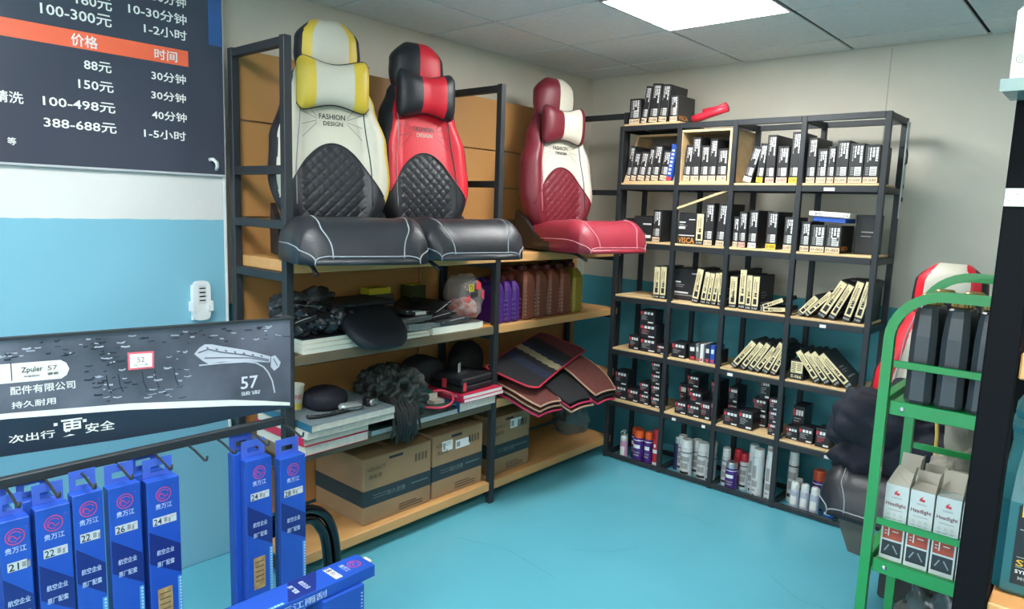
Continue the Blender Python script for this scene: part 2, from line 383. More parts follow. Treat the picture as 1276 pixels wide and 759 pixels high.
# wide-faced boxes
def wide_box(name, label, loc, w, h, d, rz=0, lines=(), text=None, ribs=False, mat=None, rot=None):
    t = thing(name, label, 'box', loc, rot=rot or (0, 0, R(rz)), group='wide black boxes on the back shelving')
    MB().box(0, w, 0, d, 0, h, ch=.0015).build('carton', mat or blackcard, t)
    f = plane((0, 0, 0), (1, 0, 0), (0, 0, 1), .0008); p = MB()
    for a, b, c, e, m in lines: p.rect(f, w * a, w * b, h * c, h * e, m)
    if text: p.text(text, f, w * .02, w * .96, h * .03, h * .22, 1)
    p.build('printed_text', [white, orangep, greyp, blackcard], t)
    if ribs:
        r = MB()
        for k in range(13): r.box(w * (.03 + k * .073), w * (.03 + k * .073) + .004, .001, d - .001, h + .0001, h + .006)
        r.build('pleat', blackcard, t)
    return t
wide_box('filter_carton', 'low wide black box with ribbed top beside the maroon seat, second shelf down', (.672, -.46, BASE['B']), .122, .14, .18, lines=((.5, .95, .68, .74, 0), (.3, .5, .4, .43, 2), (.35, .7, .3, .32, 2), (.1, .3, .14, .24, 0), (.55, .95, .14, .26, 0)), ribs=True)
wide_box('filter_carton', 'wide black box reading VISCA in orange on the second shelf down', (.968, -.47, BASE['B']), .104, .166, .14, lines=((.04, .4, .7, .74, 0), (.04, .3, .64, .66, 2), (.04, .5, .6, .62, 2), (.03, .4, .5, .58, 0), (.02, .95, .27, .3, 0), (.6, .95, .8, .83, 0)), text='VISCA', ribs=True)
filter_box('B2', 1, 1.076, .042, .172, 0, kind='cream', label='black box with cream spine right of the VISCA box, second shelf down')
wide_box('filter_carton', 'big black box side-on behind the cream-spined pair, third shelf first bay', (.918, -.40, BASE['C']), .165, .18, .17, lines=((.1, .3, .55, .6, 0), (.1, .45, .48, .5, 2), (.1, .4, .42, .44, 2), (.08, .6, .22, .27, 0), (.08, .8, .15, .18, 2), (.7, .9, .85, .88, 0)))
wide_box('filter_carton', 'large black carton filling the right end of the third shelf down', (1.85, -.37, BASE['C']), .125, .2, .15, lines=((.5, .9, .6, .63, 0), (.4, .8, .45, .47, 2), (.4, .9, .35, .37, 2), (.3, .9, .2, .24, 2), (.5, .9, .1, .14, 2)))
# cream-spined boxes standing on the third shelf
CR = {'C1': [(.834, .038, .187, 0), (.875, .038, .19, 0)],
      'C2': [(1.075, .038, .195, 8), (1.128, .03, .182, 7), (1.162, .026, .178, 6), (1.192, .028, .182, 6), (1.23, .036, .187, 0)],
      'C3': [(1.295, .04, .172, 0), (1.348, .035, .212, 0), (1.386, .03, .186, 0), (1.419, .036, .183, 0)]}
for key, L in CR.items():
    for n, (x, w, h, tl) in enumerate(L): filter_box(key, n, x, w, h, tl, kind='cream', group='cream-spined boxes')
def lean_box(x, z, h, tilt, w, label, d=.19):
    """tilt measured from upright; stands on its lower corner"""
    p = 0 if tilt < 0 else 0
    t = filter_box('C', 0, 0, w, h, 0, kind='cream', label=label, group='leaning cream-spined boxes', d=d)
    th = R(tilt)
    if tilt > 0: t.location = (x, -.472, z + w * math.sin(th))
    else: t.location = (x - w * math.cos(th), -.472, z + w * math.sin(-th) * 0)
    t.rotation_euler = (0, th, 0); return t
LC4 = [(1.654, .128, 40, .03), (1.69, .173, 42, .026), (1.753, .21, 28, .038), (1.806, .195, 25, .03), (1.872, .205, 15, .034), (1.922, .205, 12, .034)]
for n, (x, h, tl, w) in enumerate(LC4): lean_box(x, BASE['C'], h, tl, w, f"cream-spined box leaning right, {ORD[n]} in the third shelf's fourth bay")
lean_box(1.462, BASE['C'] + .012, .13, 66, .022, 'cream-spined box lying tilted on another, third shelf third bay')
lean_box(1.466, BASE['C'], .135, 84, .022, 'cream-spined box lying flat under a tilted one, third shelf third bay', d=.17)
LD3 = [(1.33, .187, 36, .034), (1.382, .182, 33, .03), (1.424, .182, 31, .03), (1.460, .17, 33, .028), (1.502, .19, 26, .032), (1.546, .165, 22, .03)]
for n, (x, h, tl, w) in enumerate(LD3): lean_box(x, BASE['D'], h, tl, w, f"cream-spined box leaning right, {ORD[n]} in the fourth shelf's third bay")
LD4 = [(1.802, .18, -38, .03), (1.848, .184, -40, .03), (1.896, .198, -43, .03), (1.951, .205, -47, .032)]
for n, (x, h, tl, w) in enumerate(LD4):
    t = lean_box(x, BASE['D'], h, tl, w, f"cream-spined box leaning left, {ORD[n]} in the fourth shelf's fourth bay")
    t.location = (x - w * math.cos(R(tl)), -.472, BASE['D'] + w * math.sin(R(-tl)) * 0 + 0.0005)
t = wide_box('filter_carton', 'squat black box with cream label E-066 on the fourth shelf down', (1.648, -.47, BASE['D']), .066, .098, .1, text=None, lines=())
f = plane((0, 0, 0), (1, 0, 0), (0, 0, 1), .0008); f2 = plane((0, 0, 0), (1, 0, 0), (0, 0, 1), .0014)
p = MB().rect(f, .004, .062, .036, .094, 0)
for k in range(5): p.rect(f2, .008, .028, .042 + k * .01, .046 + k * .01, 1); p.rect(f2, .034, .056, .05 + k * .008, .053 + k * .008, 1)
p.text('E-066', f, .008, .058, .01, .026, 0); p.build('spine_label', [cream, inkb], t)
# black and blue packs lying on D-003 boxes
t = thing('flat_parts_box', 'flat white and black printed box lying across the D-003 boxes', 'box', (1.668, -.46, BASE['B'] + .176), rot=(0, R(2.5), 0))
MB().box(0, .19, 0, .16, 0, .026, ch=.001).build('carton', white, t)
f = plane((0, 0, 0), (1, 0, 0), (0, 0, 1), .0008); p = MB().text('BYD', f, .03, .06, .008, .02).text('CABIN AIR FILTER', f, .075, .14, .01, .016, 1).rect(f, .0, .19, .001, .004, 0).text('D-A', f, .16, .184, .008, .018)
p.build('printed_text', [inkb, greyp], t)
t = thing('flat_parts_box', 'flat blue box sandwiched under the white one above the D-003 boxes', 'box', (1.69, -.455, BASE['B'] + .153), rot=(0, R(2.5), 0))
MB().box(0, .15, 0, .16, 0, .022, ch=.001).build('carton', bluec, t)
MB().box(.02, .13, .0, .16, -.0, .0).build('band', bluec, t) if False else None
t = wide_box('filter_carton', 'black box side behind the flat blue and white boxes, second shelf down', (1.862, -.36, BASE['B']), .09, .19, .13, lines=((.3, .9, .55, .58, 2), (.3, .8, .45, .47, 2)))
# loose plywood strip leaning over the second shelf
t = MB().box(0, .325, -.012, 0, 0, .012, ch=.001).build('wooden_strip', ply, None); tag(t, 'thin plywood strip propped slantwise above the second shelf down', 'strip')
t.location = (.952, -.478, 1.527); t.rotation_euler = (0, R(-19.5), 0)
# red rolled pack on top of the shelving
rp = M('red_plastic', (205, 44, 62), .35, var=.1)
m = MB().tube([(.0, 0, .0), (.05, .0, .012), (.12, .0, .03), (.2, 0, .05)], .022, 8)
m.add([(a, b * .8, c * .75) for a, b, c in m.v[:0]], [])
t = m.build('red_roll', rp, None, smooth=True); tag(t, 'red rolled plastic pack lying on top of the shelving', 'package'); t.location = (.985, -.42, 2.025)
MB().tube([(.06, .0, .04), (.14, .0, .05), (.19, 0, .068)], .014, 8).build('flap', rp, t, smooth=True)

# small black parts boxes
SB = {
'D1': [(.761, .105, .0, .082, -.46, 'bottom box of the stack of three'), (.755, .105, .083, .083, -.46, 'middle box of the stack of three'), (.749, .1, .167, .082, -.46, 'top box of the stack of three'), (.683, .07, 0, .086, -.46, 'lone box left of the stack of three'), (.872, .052, 0, .057, -.46, 'low box right of the stack of three')],
'D2': [(.969, .088, 0, .088, -.46, 'lone box at the left')],
'E1': [(.597, .092, 0, .086, -.46, 'bottom box of leftmost pair'), (.597, .09, .087, .088, -.46, 'top box of leftmost pair'), (.693, .078, 0, .08, -.46, 'lone box right of leftmost pair'), (.776, .066, 0, .067, -.46, 'bottom box of the middle pair'), (.773, .064, .068, .067, -.46, 'top box of the middle pair')] +
      [(.858 - k * .003, .06, k * .068, .067, -.465, f'{w} of the stack of four') for k, w in enumerate(('bottom', 'second', 'third', 'top'))],
'E2': [(1.018, .074, 0, .073, -.47, 'front left bottom box'), (1.096, .078, 0, .072, -.47, 'second bottom box'), (1.1, .076, .073, .072, -.46, 'box on the second bottom box'), (1.176, .06, 0, .1, -.47, 'tall box third from left'), (1.24, .013, 0, .117, -.47, 'thin upright box by the post'),
       (.985, .045, .0, .15, -.36, 'tall dark box at rear left'), (1.035, .075, .0, .07, -.36, 'rear bottom box'), (1.033, .075, .0705, .07, -.36, 'rear middle box'), (1.03, .075, .141, .07, -.36, 'rear top box'), (1.172, .06, 0, .1, -.345, 'rear box behind the tall'), (1.172, .053, .101, .1, -.345, 'upper rear box')],
'E3': [(1.309, .086, 0, .082, -.46, 'front left box'), (1.4, .078, 0, .1, -.47, 'front middle box'), (1.292, .054, 0, .1, -.37, 'rear left bottom box'), (1.29, .054, .101, .09, -.37, 'rear left upper box'), (1.43, .08, 0, .08, -.36, 'rear middle bottom box'), (1.426, .08, .081, .075, -.36, 'rear middle second box'), (1.46, .056, .157, .11, -.36, 'tall rear top box'),
       (1.558, .044, 0, .066, -.46, 'bottom of the slim stack'), (1.556, .044, .067, .066, -.46, 'middle of the slim stack'), (1.554, .044, .134, .066, -.46, 'top of the slim stack')],
'E4': [(1.646, .064, 0, .066, -.45, 'leftmost box'), (1.714, .072, 0, .08, -.455, 'middle box'), (1.801, .07, 0, .094, -.465, 'rightmost box'), (1.645, .06, 0, .16, -.36, 'tall dark rear box')]}
smallcard = M('small_black_card', (30, 30, 36), .5, var=.12)
for key, L in SB.items():
    for x, w, dz, h, yf, lb in L:
        d = .1 if yf < -.4 else .12
        t = thing('parts_box', f"small black box, {lb}, {BAYN[key[1]]}, {LVN[key[0]]}".replace('lone box', 'standing alone').replace(' of the fifth', ', fifth').replace(' of the fourth shelf', ', fourth shelf'), 'box', (x, yf, BASE[key[0]] + dz), group='small black parts boxes')
        MB().box(0, w, 0, d, 0, h - .0005, ch=.0015).build('carton', smallcard, t)
        f = plane((0, 0, 0), (1, 0, 0), (0, 0, 1), .0008); p = MB(); rnd = random.Random(int(x * 977 + dz * 100))
        p.rect(f, w * .04, w * .2, h * .66, h * .88, 1)
        for k in range(3): p.rect(f, w * (.27 + .22 * k), w * (.27 + .22 * k + .17), h * .68, h * .86, 0)
        for k in range(4): p.rect(f, w * .12, w * rnd.uniform(.4, .75), h * (.56 - k * .09), h * (.6 - k * .09), rnd.choice((2, 2, 1)))
        p.rect(f, w * .55, w * .92, h * .08, h * .18, 0)
        p.build('printed_text', [white, redp, greyp], t)
# slim upright packs in the second bay of the fourth shelf
SP = [(1.075, .044, .09, -.45, smallcard, 'dark slim pack'), (1.124, .018, .1, -.46, M('grey_card', (120, 124, 130), .5), 'grey slim pack'), (1.148, .019, .1, -.465, white, 'white-edged slim pack with red foot'),
      (1.172, .03, .1, -.455, M('navy_card', (34, 44, 72), .5), 'navy slim pack'), (1.204, .026, .1, -.455, bluec, 'blue slim pack'), (1.233, .02, .075, -.45, smallcard, 'low dark pack by the post')]
for x, w, h, yf, mm, lb in SP:
    t = thing('slim_pack', f'{lb} standing in the row on the fourth shelf, second bay', 'box', (x, yf, BASE['D']), group='slim packs on the fourth shelf', rot=(0, R(-4) if x < 1.13 else 0, 0))
    MB().box(0, w, 0, .12, 0, h, ch=.001).build('carton', mm, t)
    f = plane((0, 0, 0), (1, 0, 0), (0, 0, 1), .0008)
    MB().rect(f, w * .2, w * .8, h * .55, h * .8, 0).rect(f, w * .2, w * .8, h * .05, h * .22, 1).build('printed_text', [white, redp], t)

# ---------------------------------------------------------------- spray cans on the bottom level
metal = M('can_metal', (190, 192, 194), .3, .8, var=.03)
def can(x, y, r, h, body, cap, label, name='spray_can', capf=.22, dome=False, bands=()):
    t = thing(name, label, 'can', (x, y, .0005), group='spray cans on the bottom level')
    hb = h * (1 - capf)
    MB().lathe([(r * .92, 0), (r, .003), (r, hb - .01), (r * .94, hb - .002), (r * .8, hb)], n=20).build('can_body', body, t, smooth=False)
    c = MB()
    if dome: c.lathe([(r * .86, hb), (r * .88, hb + .004), (r * .86, h * .93), (r * .7, h * .98), (r * .4, h), (.001, h + .0005)], n=20)
    else: c.lathe([(r * .9, hb), (r * .93, hb + .003), (r * .9, h - .006), (r * .84, h), (r * .5, h - .001), (.001, h - .001)], n=20)
    c.build('cap', cap, t)
    p = MB()
    for (z0, z1, a0, a1, m) in bands:
        n = max(2, int((a1 - a0) / 12)); A = [R(a0 + (a1 - a0) * i / n) for i in range(n + 1)]
        for i in range(n):
            p.add([((r + .0006) * math.cos(q), (r + .0006) * math.sin(q), hb * zz) for q, zz in ((A[i], z0), (A[i + 1], z0), (A[i + 1], z1), (A[i], z1))], [(0, 1, 2, 3)], m)
    if bands: p.build('printed_label', [white, redp, greyp, inkb, M('violet_print', (120, 70, 150), .5)], t)
    return t
cw = M('white_can', (206, 208, 208), .4, .1, var=.03); capw = M('white_cap', (222, 222, 218), .4, var=.02)
viol = M('violet_can', (78, 44, 128), .35, .2, var=.06); orc = M('orange_cap', (226, 92, 34), .4); redc = M('red_can', (190, 38, 52), .35); pk = M('pink_bottle', (206, 150, 178), .4)
WB = ((.55, .72, -130, -40, 2), (.3, .5, -120, -50, 2), (.12, .2, -130, -40, 3), (.84, .87, 0, 360, 3))
VB = ((.6, .74, -130, -50, 0), (.3, .36, -120, -60, 2), (.42, .46, -130, -50, 2), (.9, .93, 0, 360, 0))
t = can(.672, -.43, .024, .145, pk, capw, 'pink spray bottle with clear pump head on the bottom level', 'pump_bottle', .24, bands=((.2, .7, -130, -50, 0),))
m = MB().lathe([(.008, .145), (.008, .17), (.012, .172), (.012, .178), (.004, .18), (.001, .18)], n=10); m.tube([(0, 0, .176), (0, -.03, .176), (0, -.042, .165)], .005, 6)
m.build('pump_head', M('clear_plastic', (190, 200, 196), .25, alpha=.6), t)
can(.722, -.37, .03, .19, viol, orc, 'purple can with orange cap, rear one beside the pump bottle', bands=VB)
can(.777, -.43, .034, .202, viol, orc, 'purple can with orange cap, front one right of the pump bottle', bands=VB)
can(.843, -.43, .025, .205, viol, orc, 'slimmer purple can with orange cap beside the red can', bands=VB)
can(.899, -.43, .024, .235, redc, redc, 'red spray can with white lettering by the second post', bands=((.5, .62, -140, -40, 0), (.7, .8, -110, -80, 0), (.1, .2, -140, -40, 0)))
t = can(.998, -.36, .02, .2, M('navy_can', (48, 48, 92), .35, .2), metal, 'dark navy can with bare metal nozzle behind the second post', capf=.2)
k = 0
WL = [(1.089, -.42, .035, .22, 'front left white can'), (1.03, -.36, .027, .215, 'rear left white can'), (1.185, -.41, .032, .222, 'white can in the middle of the front'), (1.115, -.345, .029, .207, 'white can behind the front left pair'), (1.245, -.43, .025, .228, 'white can just left of the third post'), (1.212, -.34, .024, .218, 'rear white can near the third post')]
for x, y, r, h, lb in WL: can(x, y, r, h, cw, capw, f'{lb}, second bay of the bottom level', bands=WB)
can(1.312, -.38, .024, .216, cw, capw, 'white can just right of the third post', bands=WB)
t = can(1.37, -.435, .033, .165, viol, metal, 'purple can with metal neck at the front of the third bay', capf=.2, bands=VB)
can(1.355, -.32, .024, .205, redc, redc, 'rear red can behind the purple metal-necked can', bands=((.4, .6, -140, -40, 0),))
can(1.412, -.37, .024, .207, cw, redc, 'white can with red cap right of the purple can', bands=WB)
TL = [(1.513, -.43, .031, .275, 'front left'), (1.462, -.37, .026, .272, 'rear left'), (1.556, -.37, .023, .288, 'rear middle'), (1.586, -.435, .029, .285, 'front right')]
for x, y, r, h, lb in TL: can(x, y, r, h, cw, capw, f'tall white can, {lb} of four in the third bay, bottom level', capf=.16, bands=((.5, .8, -125, -85, 2), (.3, .45, -125, -70, 2), (.06, .12, -110, -90, 3), (.2, .24, -125, -85, 2)))
can(1.665, -.33, .026, .275, cw, capw, 'tall white can standing behind the fourth post', capf=.16, bands=WB)
SM = [(1.716, -.43, .024, .152, 'left'), (1.766, -.43, .023, .153, 'middle'), (1.816, -.43, .024, .151, 'right')]
for x, y, r, h, lb in SM: can(x, y, r, h, M('pale_can', (186, 190, 204), .35, .2), capw, f'short pale can with domed cap, {lb} of three in the fourth bay', dome=True, capf=.26, bands=((.3, .7, -130, -50, 0), (.1, .2, -130, -50, 2)))
can(1.712, -.365, .02, .146, cw, capw, 'short white can behind the three domed ones', bands=WB)
can(1.80, -.33, .033, .21, viol, M('dull_orange_cap', (196, 82, 44), .4), 'violet can with wide orange-red cap, left of the rear pair', capf=.26, bands=VB)
can(1.875, -.335, .032, .212, viol, MATS['dull_orange_cap'], 'violet can with wide orange-red cap, right of the rear pair', capf=.26, bands=VB)
can(1.89, -.43, .026, .153, M('blue_can', (28, 100, 190), .35), capw, 'short bright blue can with white cap at the right end', dome=True, capf=.3, bands=((.6, .75, -130, -60, 0), (.3, .4, -130, -60, 0)))
# ---------------------------------------------------------------- car seats
def leather(n, c, v=.05): return M(n, c, .42, var=v, scale=6, bump=.12, bscale=220)
blackl = leather('black_leather', (34, 36, 42)); whitel = leather('white_leather', (206, 201, 184)); yel = leather('yellow_leather', (222, 190, 66))
redl = leather('red_leather', (218, 34, 52)); mar = leather('maroon_leather', (112, 30, 44)); marp = leather('maroon_seat', (142, 38, 54)); pip = M('grey_piping', (150, 156, 162), .5); pinkp = M('pink_piping', (206, 130, 140), .5)
plastic = M('black_plastic', (26, 28, 32), .45)
def interp(pts, v):
    for (a, x), (b, y) in zip(pts, pts[1:]):
        if v <= b:
            t = (v - a) / (b - a); t = t * t * (3 - 2 * t); return x + (y - x) * t
    return pts[-1][1]
def shell(zf, nz, nu, fn_w, fn_b, fn_f, colf, mats, name, parent, quilt=None, k=2.6, z0=0, z1=1):
    """front-and-back cushion between heights z0..z1; fn_w half width, fn_b half thickness, fn_f front centre offset; closed forms so piping can lie on it"""
    vs = []; fs = []; ms = []; rows = []
    for i in range(nz + 1):
        a = i / nz; a = .5 - .5 * math.cos(math.pi * a) if True else a
        z = z0 + (z1 - z0) * a; e = max(0.02, 1 - abs(2 * a - 1) ** 5) ** .5
        w = fn_w(z) * (.55 + .45 * e); b = fn_b(z) * e; ring = []
        for j in range(2 * nu):
            fr = j < nu; t = (j + .5) / nu if fr else (j - nu + .5) / nu
            s = -1 + 2 * t if fr else 1 - 2 * t
            s = math.sin(s * math.pi / 2 * .995) if abs(s) > 0 else 0
            u = w * s; q = max(0, 1 - abs(s) ** k) ** (1 / 2.2)
            if fr: x = fn_f(z) + b * q + zf(s, z) * e * q
            else: x = fn_f(z) - b * q
            if fr and quilt and quilt(u, z):
                g = max(max(0, 1 - abs((((u + z) / .044) % 1) - .5) / .13), max(0, 1 - abs((((u - z) / .044) % 1) - .5) / .13)); x -= .005 * g
            ring.append(len(vs)); vs.append((x, u, z))
        rows.append(ring)
    n = 2 * nu
    for i in range(nz):
        for j in range(n):
            k2 = (j + 1) % n; fs.append((rows[i][j], rows[i][k2], rows[i + 1][k2], rows[i + 1][j]))
            vv = [vs[q] for q in fs[-1]]; u = sum(v[1] for v in vv) / 4; z = sum(v[2] for v in vv) / 4
            ms.append(colf(u, z, j < nu, u / max(.01, fn_w(z))))
    fs += [tuple(rows[0])[::-1], tuple(rows[-1])]; ms += [ms[0], ms[-1]]
    mb = MB(); mb.v, mb.f, mb.m = vs, fs, ms
    def S(u, z, lift=.002):
        a = (z - z0) / (z1 - z0); e = max(0.02, 1 - abs(2 * a - 1) ** 5) ** .5; w = fn_w(z) * (.55 + .45 * e); s = max(-.999, min(.999, u / w)); q = (1 - abs(s) ** k) ** (1 / 2.2)
        return Vector((fn_f(z) + fn_b(z) * e * q + zf(s, z) * e * q + lift, u, z))
    return mb.build(name, mats, parent, smooth=True), S
def bow_pillow(parent, x, z, w, h, mats, colf, pm, tilt=0):
    vs = []; n = 40; m = 20; mb = MB(); rows = []
    def P(s, t, side):
        hw = w / 2; hh = h / 2 * (1 - .26 * math.cos(min(1, abs(s)) * math.pi * .5) ** 2) * (1 - max(0, abs(s) - .8) ** 2 * 6)
        q = (max(0, 1 - abs(s) ** 4) ** .5) * (max(0, 1 - abs(t) ** 3.0) ** .5)
        return Vector((x + side * .045 * q * (.8 + .35 * abs(s)), s * hw, z + t * hh))
    for side in (1, -1):
        base = len(mb.v); g = [[P(math.sin((-1 + 2 * i / n) * math.pi / 2), math.sin((-1 + 2 * j / m) * math.pi / 2), side) for j in range(m + 1)] for i in range(n + 1)]
        mb.v += [tuple(p) for r in g for p in r]
        for i in range(n):
            for j in range(m):
                a = base + i * (m + 1) + j; q = (a, a + m + 1, a + m + 2, a + 1); mb.f.append(q if side > 0 else q[::-1])
                mb.m.append(colf((mb.v[a][1] + mb.v[a + m + 1][1]) / 2))
    o = mb.build('neck_pillow', mats, parent, smooth=True)
    B = [P(s, 1, 1) for s in [(-1 + 2 * i / 24) * .98 for i in range(25)]] + [P(s, -1, 1) for s in [(1 - 2 * i / 24) * .98 for i in range(25)]]
    MB().tube(B, .0035, 6, closed=True).build('piping', pm, o, smooth=True)
    return o
def make_seat(label, loc, rz, mats, back_col, head_col, pil_col, cush_col, pipm, chest='FASHION', chestm=(inkb, inkb), pz=.665, pillow=True, cushm=None, scale=1):
    t = thing('car_chair', label, 'car seat', loc, rz, group='car seats in fitted leather covers')
    W_ = [(0, .19), (.12, .215), (.3, .245), (.45, .235), (.6, .19), (.70, .155), (.78, .12)]
    ww = lambda z: interp(W_, z); bb = lambda z: interp([(0, .055), (.3, .06), (.8, .045)], z); ff = lambda z: .07 - (z - .1) * .13
    def bol(s, z): a = min(1, max(0, (abs(s) - .45) / .35)); return .045 * a * a * (3 - 2 * a) * interp([(0, 1), (.5, 1), (.72, .2), (.8, 0)], z)
    qf = lambda u, z: abs(u) < .125 and z < arch(u) - .01
    o, S = shell(bol, 170, 120, ww, bb, ff, back_col, mats, 'backrest', t, quilt=qf, z0=.1, z1=.79)
    for s in (-1, 1):
        MB().tube([S(s * interp([(0, .15), (.3, .150), (.6, .125), (.75, .1)], z), z, .001) for z in [.2 + i * .027 for i in range(20)]], .0025, 5).build('seam', pipm if s < 0 else plastic, o, smooth=True)
    MB().tube([S(u, arch(u), .0008) for u in [-.2 + i * .4 / 60 for i in range(61)]], .0032, 5).build('seam', mats[0], o, smooth=True)
    p = MB()
    if chest:
        p.text(chest, lambda a, b: S(a, b, .003), -.052, .052, .535, .556, 0); p.text('DESIGN', lambda a, b: S(a, b, .003), -.036, .042, .51, .527, 1)
        for s in (-1, 1):
            for k in range(4): p.strip(lambda a, b: S(a, b, .0025), [(s * .06, .53 + k * .008 - .01), (s * .12, .535 + (k - 1.5) * .05)], .002, 2)
        p.build('chest_print', [chestm[0], chestm[1], M('seam_line', (120, 116, 108), .7) if chestm[1] is inkb else chestm[0]], o)
    hw = lambda z: interp([(.69, .12), (.79, .132), (.85, .128), (.94, .075)], z); hb = lambda z: interp([(.7, .055), (.85, .07), (1.0, .055)], z); hf = lambda z: -.005 - (z - .75) * .08
    shell(lambda s, z: 0, 44, 40, hw, hb, hf, head_col, mats, 'headrest', t, z0=.69, z1=.93)
    if pillow: bow_pillow(t, .088, pz, .285, .205, mats, pil_col, plastic)
    # seat cushion: sections along x, rolling over the nose to the bottom front edge
    L = .58; nx, nu = 60, 56; mb = MB(); rows = []
    def Q(x, th, lift=0):
        q = max(0, (x - .22) / (L - .22)); e = max(.02, (1 - min(1, q) ** 5.5)) ** .5
        w = interp([(0, .21), (.3, .243), (.46, .245), (.53, .232), (.58, .185)], x); h = interp([(0, .105), (.3, .15), (.5, .17), (.58, .165)], x); c, s_ = math.cos(th), math.sin(th)
        y = w * math.copysign(abs(c) ** .5, c); z = h * e * abs(s_) ** .45; b = min(1, max(0, (abs(y) / w - .5) / .3)); z += .022 * b * b * (3 - 2 * b) * abs(s_) ** .5 * e
        if abs(abs(y) / w - .68) < .03: z -= .004 * e
        n = math.hypot(y / w, 1); return (x + lift * (q ** 2), y * (1 + lift * 2 * abs(c)), z + lift)
    for i in range(nx + 1):
        x = .03 + (L - .03) * math.sin(math.pi / 2 * i / nx)
        row = []
        for j in range(nu):
            row.append(len(mb.v)); mb.v.append(Q(x, math.pi * j / (nu - 1)))
        rows.append(row)
    for i in range(nx):
        for j in range(nu):
            k = (j + 1) % nu; mb.f.append((rows[i][j], rows[i + 1][j], rows[i + 1][k], rows[i][k])); mb.m.append(cush_col(*mb.v[rows[i][j]]))
    mb.f += [tuple(rows[0]), tuple(rows[-1])[::-1]]; mb.m += [0, cush_col(L, 0, .1)]
    mb.f = [q[::-1] for q in mb.f]
    cu = mb.build('seat_cushion', mats, t, smooth=True)
    pp = MB(); XS = [.03 + (L - .03) * math.sin(math.pi / 2 * i / 40) for i in range(6, 41)]
    for th in (math.acos(.46), math.pi - math.acos(.46)): pp.tube([Q(x, th, .001) for x in XS], .0024, 5)
    pp.tube([Q(L - .002, math.pi * j / 40, .001) for j in range(41)], .0024, 5)
    for th in (.10, math.pi - .10): pp.tube([Q(x, th, .0015) for x in XS[4:-3]], .0024, 5)
    pp.build('piping', pipm, cu, smooth=True)
    for s in (-1, 1):
        MB().loft([[(-.03, s * y, .0), (.17, s * y, .0), (.15, s * y, .09), (.06, s * y, .16), (-.02, s * y, .2), (-.04, s * y, .1)] for y in (.205, .225)]).build('recliner_cover', plastic, t)
        MB().box(.02, .45, s * .17 - .015, s * .17 + .015, -.012, .012, ch=.003).build('seat_rail', plastic, t)
    MB().tube([(.33, -.17, .0), (.46, -.17, -.012), (.53, -.17, -.035)], .008, 8).build('adjust_lever', plastic, t, smooth=True)
    return t
def arch(u): return .44 - (u / .125) ** 2 * .09 if abs(u) < .125 else .35 - (abs(u) - .125) * 1.5
# seat 1: materials 0 black, 1 white, 2 yellow
def b1(u, z, fr, s):
    if not fr: return 0
    if z < arch(u): return 0
    if s < -.9: return 0
    if s > .9: return 2
    return 1
hc = lambda c, st, o: (lambda u, z, fr, s: (c if abs(s) < .52 else st if abs(s) < .84 else o) if fr else o)
blackc = lambda x, y, z: 0
make_seat('car seat with white, yellow and black cover, nearest the camera on the left rack', (.38, -2.36, 1.298), R(-20), [blackl, whitel, yel], b1,
          hc(1, 2, 0), lambda y: 1 if abs(y) < .07 else 2, blackc, pip)
# seat 2: 0 black, 1 red
def b2(u, z, fr, s):
    if not fr or z < arch(u): return 0
    return 0 if s > .9 or s < -.78 else 1
make_seat('car seat with red and black cover in the middle of the left rack', (.38, -1.89, 1.298), R(-13), [blackl, redl, redl], b2,
          lambda u, z, fr, s: 1 if fr and -.1 < s < .72 else 0, lambda y: 1 if -.03 < y < .085 else 0, blackc, pip, chestm=(blackl, whitel), pz=.69)
# seat 3: 0 maroon, 1 white, 2 pinkish maroon cushion
def b3(u, z, fr, s):
    if not fr or z < arch(u): return 0
    if abs(s) > .9: return 0
    
    return 1 if s > -.55 else 0
make_seat('car seat with maroon and white cover near the room corner on the left rack', (.39, -.90, 1.298), R(-14), [mar, whitel, marp, plastic], b3,
          lambda u, z, fr, s: 1 if fr and -.05 < s < .76 else 0, lambda y: 1 if -.02 < y < .10 else 0, lambda x, y, z: 3 if z < .135 - .28 * x and abs(y) > .16 else 2, pinkp)
# seat 4: 0 black, 1 white, 2 red
def b4(u, z, fr, s):
    if not fr: return 0
    if abs(s) > .93: return 0
    return 2 if abs(s) > .62 else 1
make_seat('car seat with white and red cover and black cushion behind the green trolley', (2.36, -.82, .42), R(-93), [blackl, whitel, redl], b4,
          lambda u, z, fr, s: (1 if abs(s) < .62 else 2 if abs(s) < .88 else 0) if fr else 0, lambda y: 1, blackc, pip, chest=None, pillow=False)
MB().box(2.27, 2.56, -1.05, -.78, 0, .4, ch=.01).build('seat_plinth', M('dark_board', (58, 60, 60), .7), None, label='dark board box holding up the red and white car seat', category='box')
P5 = [(2.163, .437), (2.27, .485), (2.262, .27), (2.214, .275), (2.178, .36)]
t = MB().add([(x, y, z) for y in (-1.32, -1.30) for x, z in P5], [(4, 3, 2, 1, 0), (5, 6, 7, 8, 9)] + [(k, (k + 1) % 5, 5 + (k + 1) % 5, 5 + k) for k in range(5)]).build('bent_panel', M('grey_felt_board', (86, 88, 84), .8), None, label='dark grey bent panel hanging below the black seat cushion', category='panel')
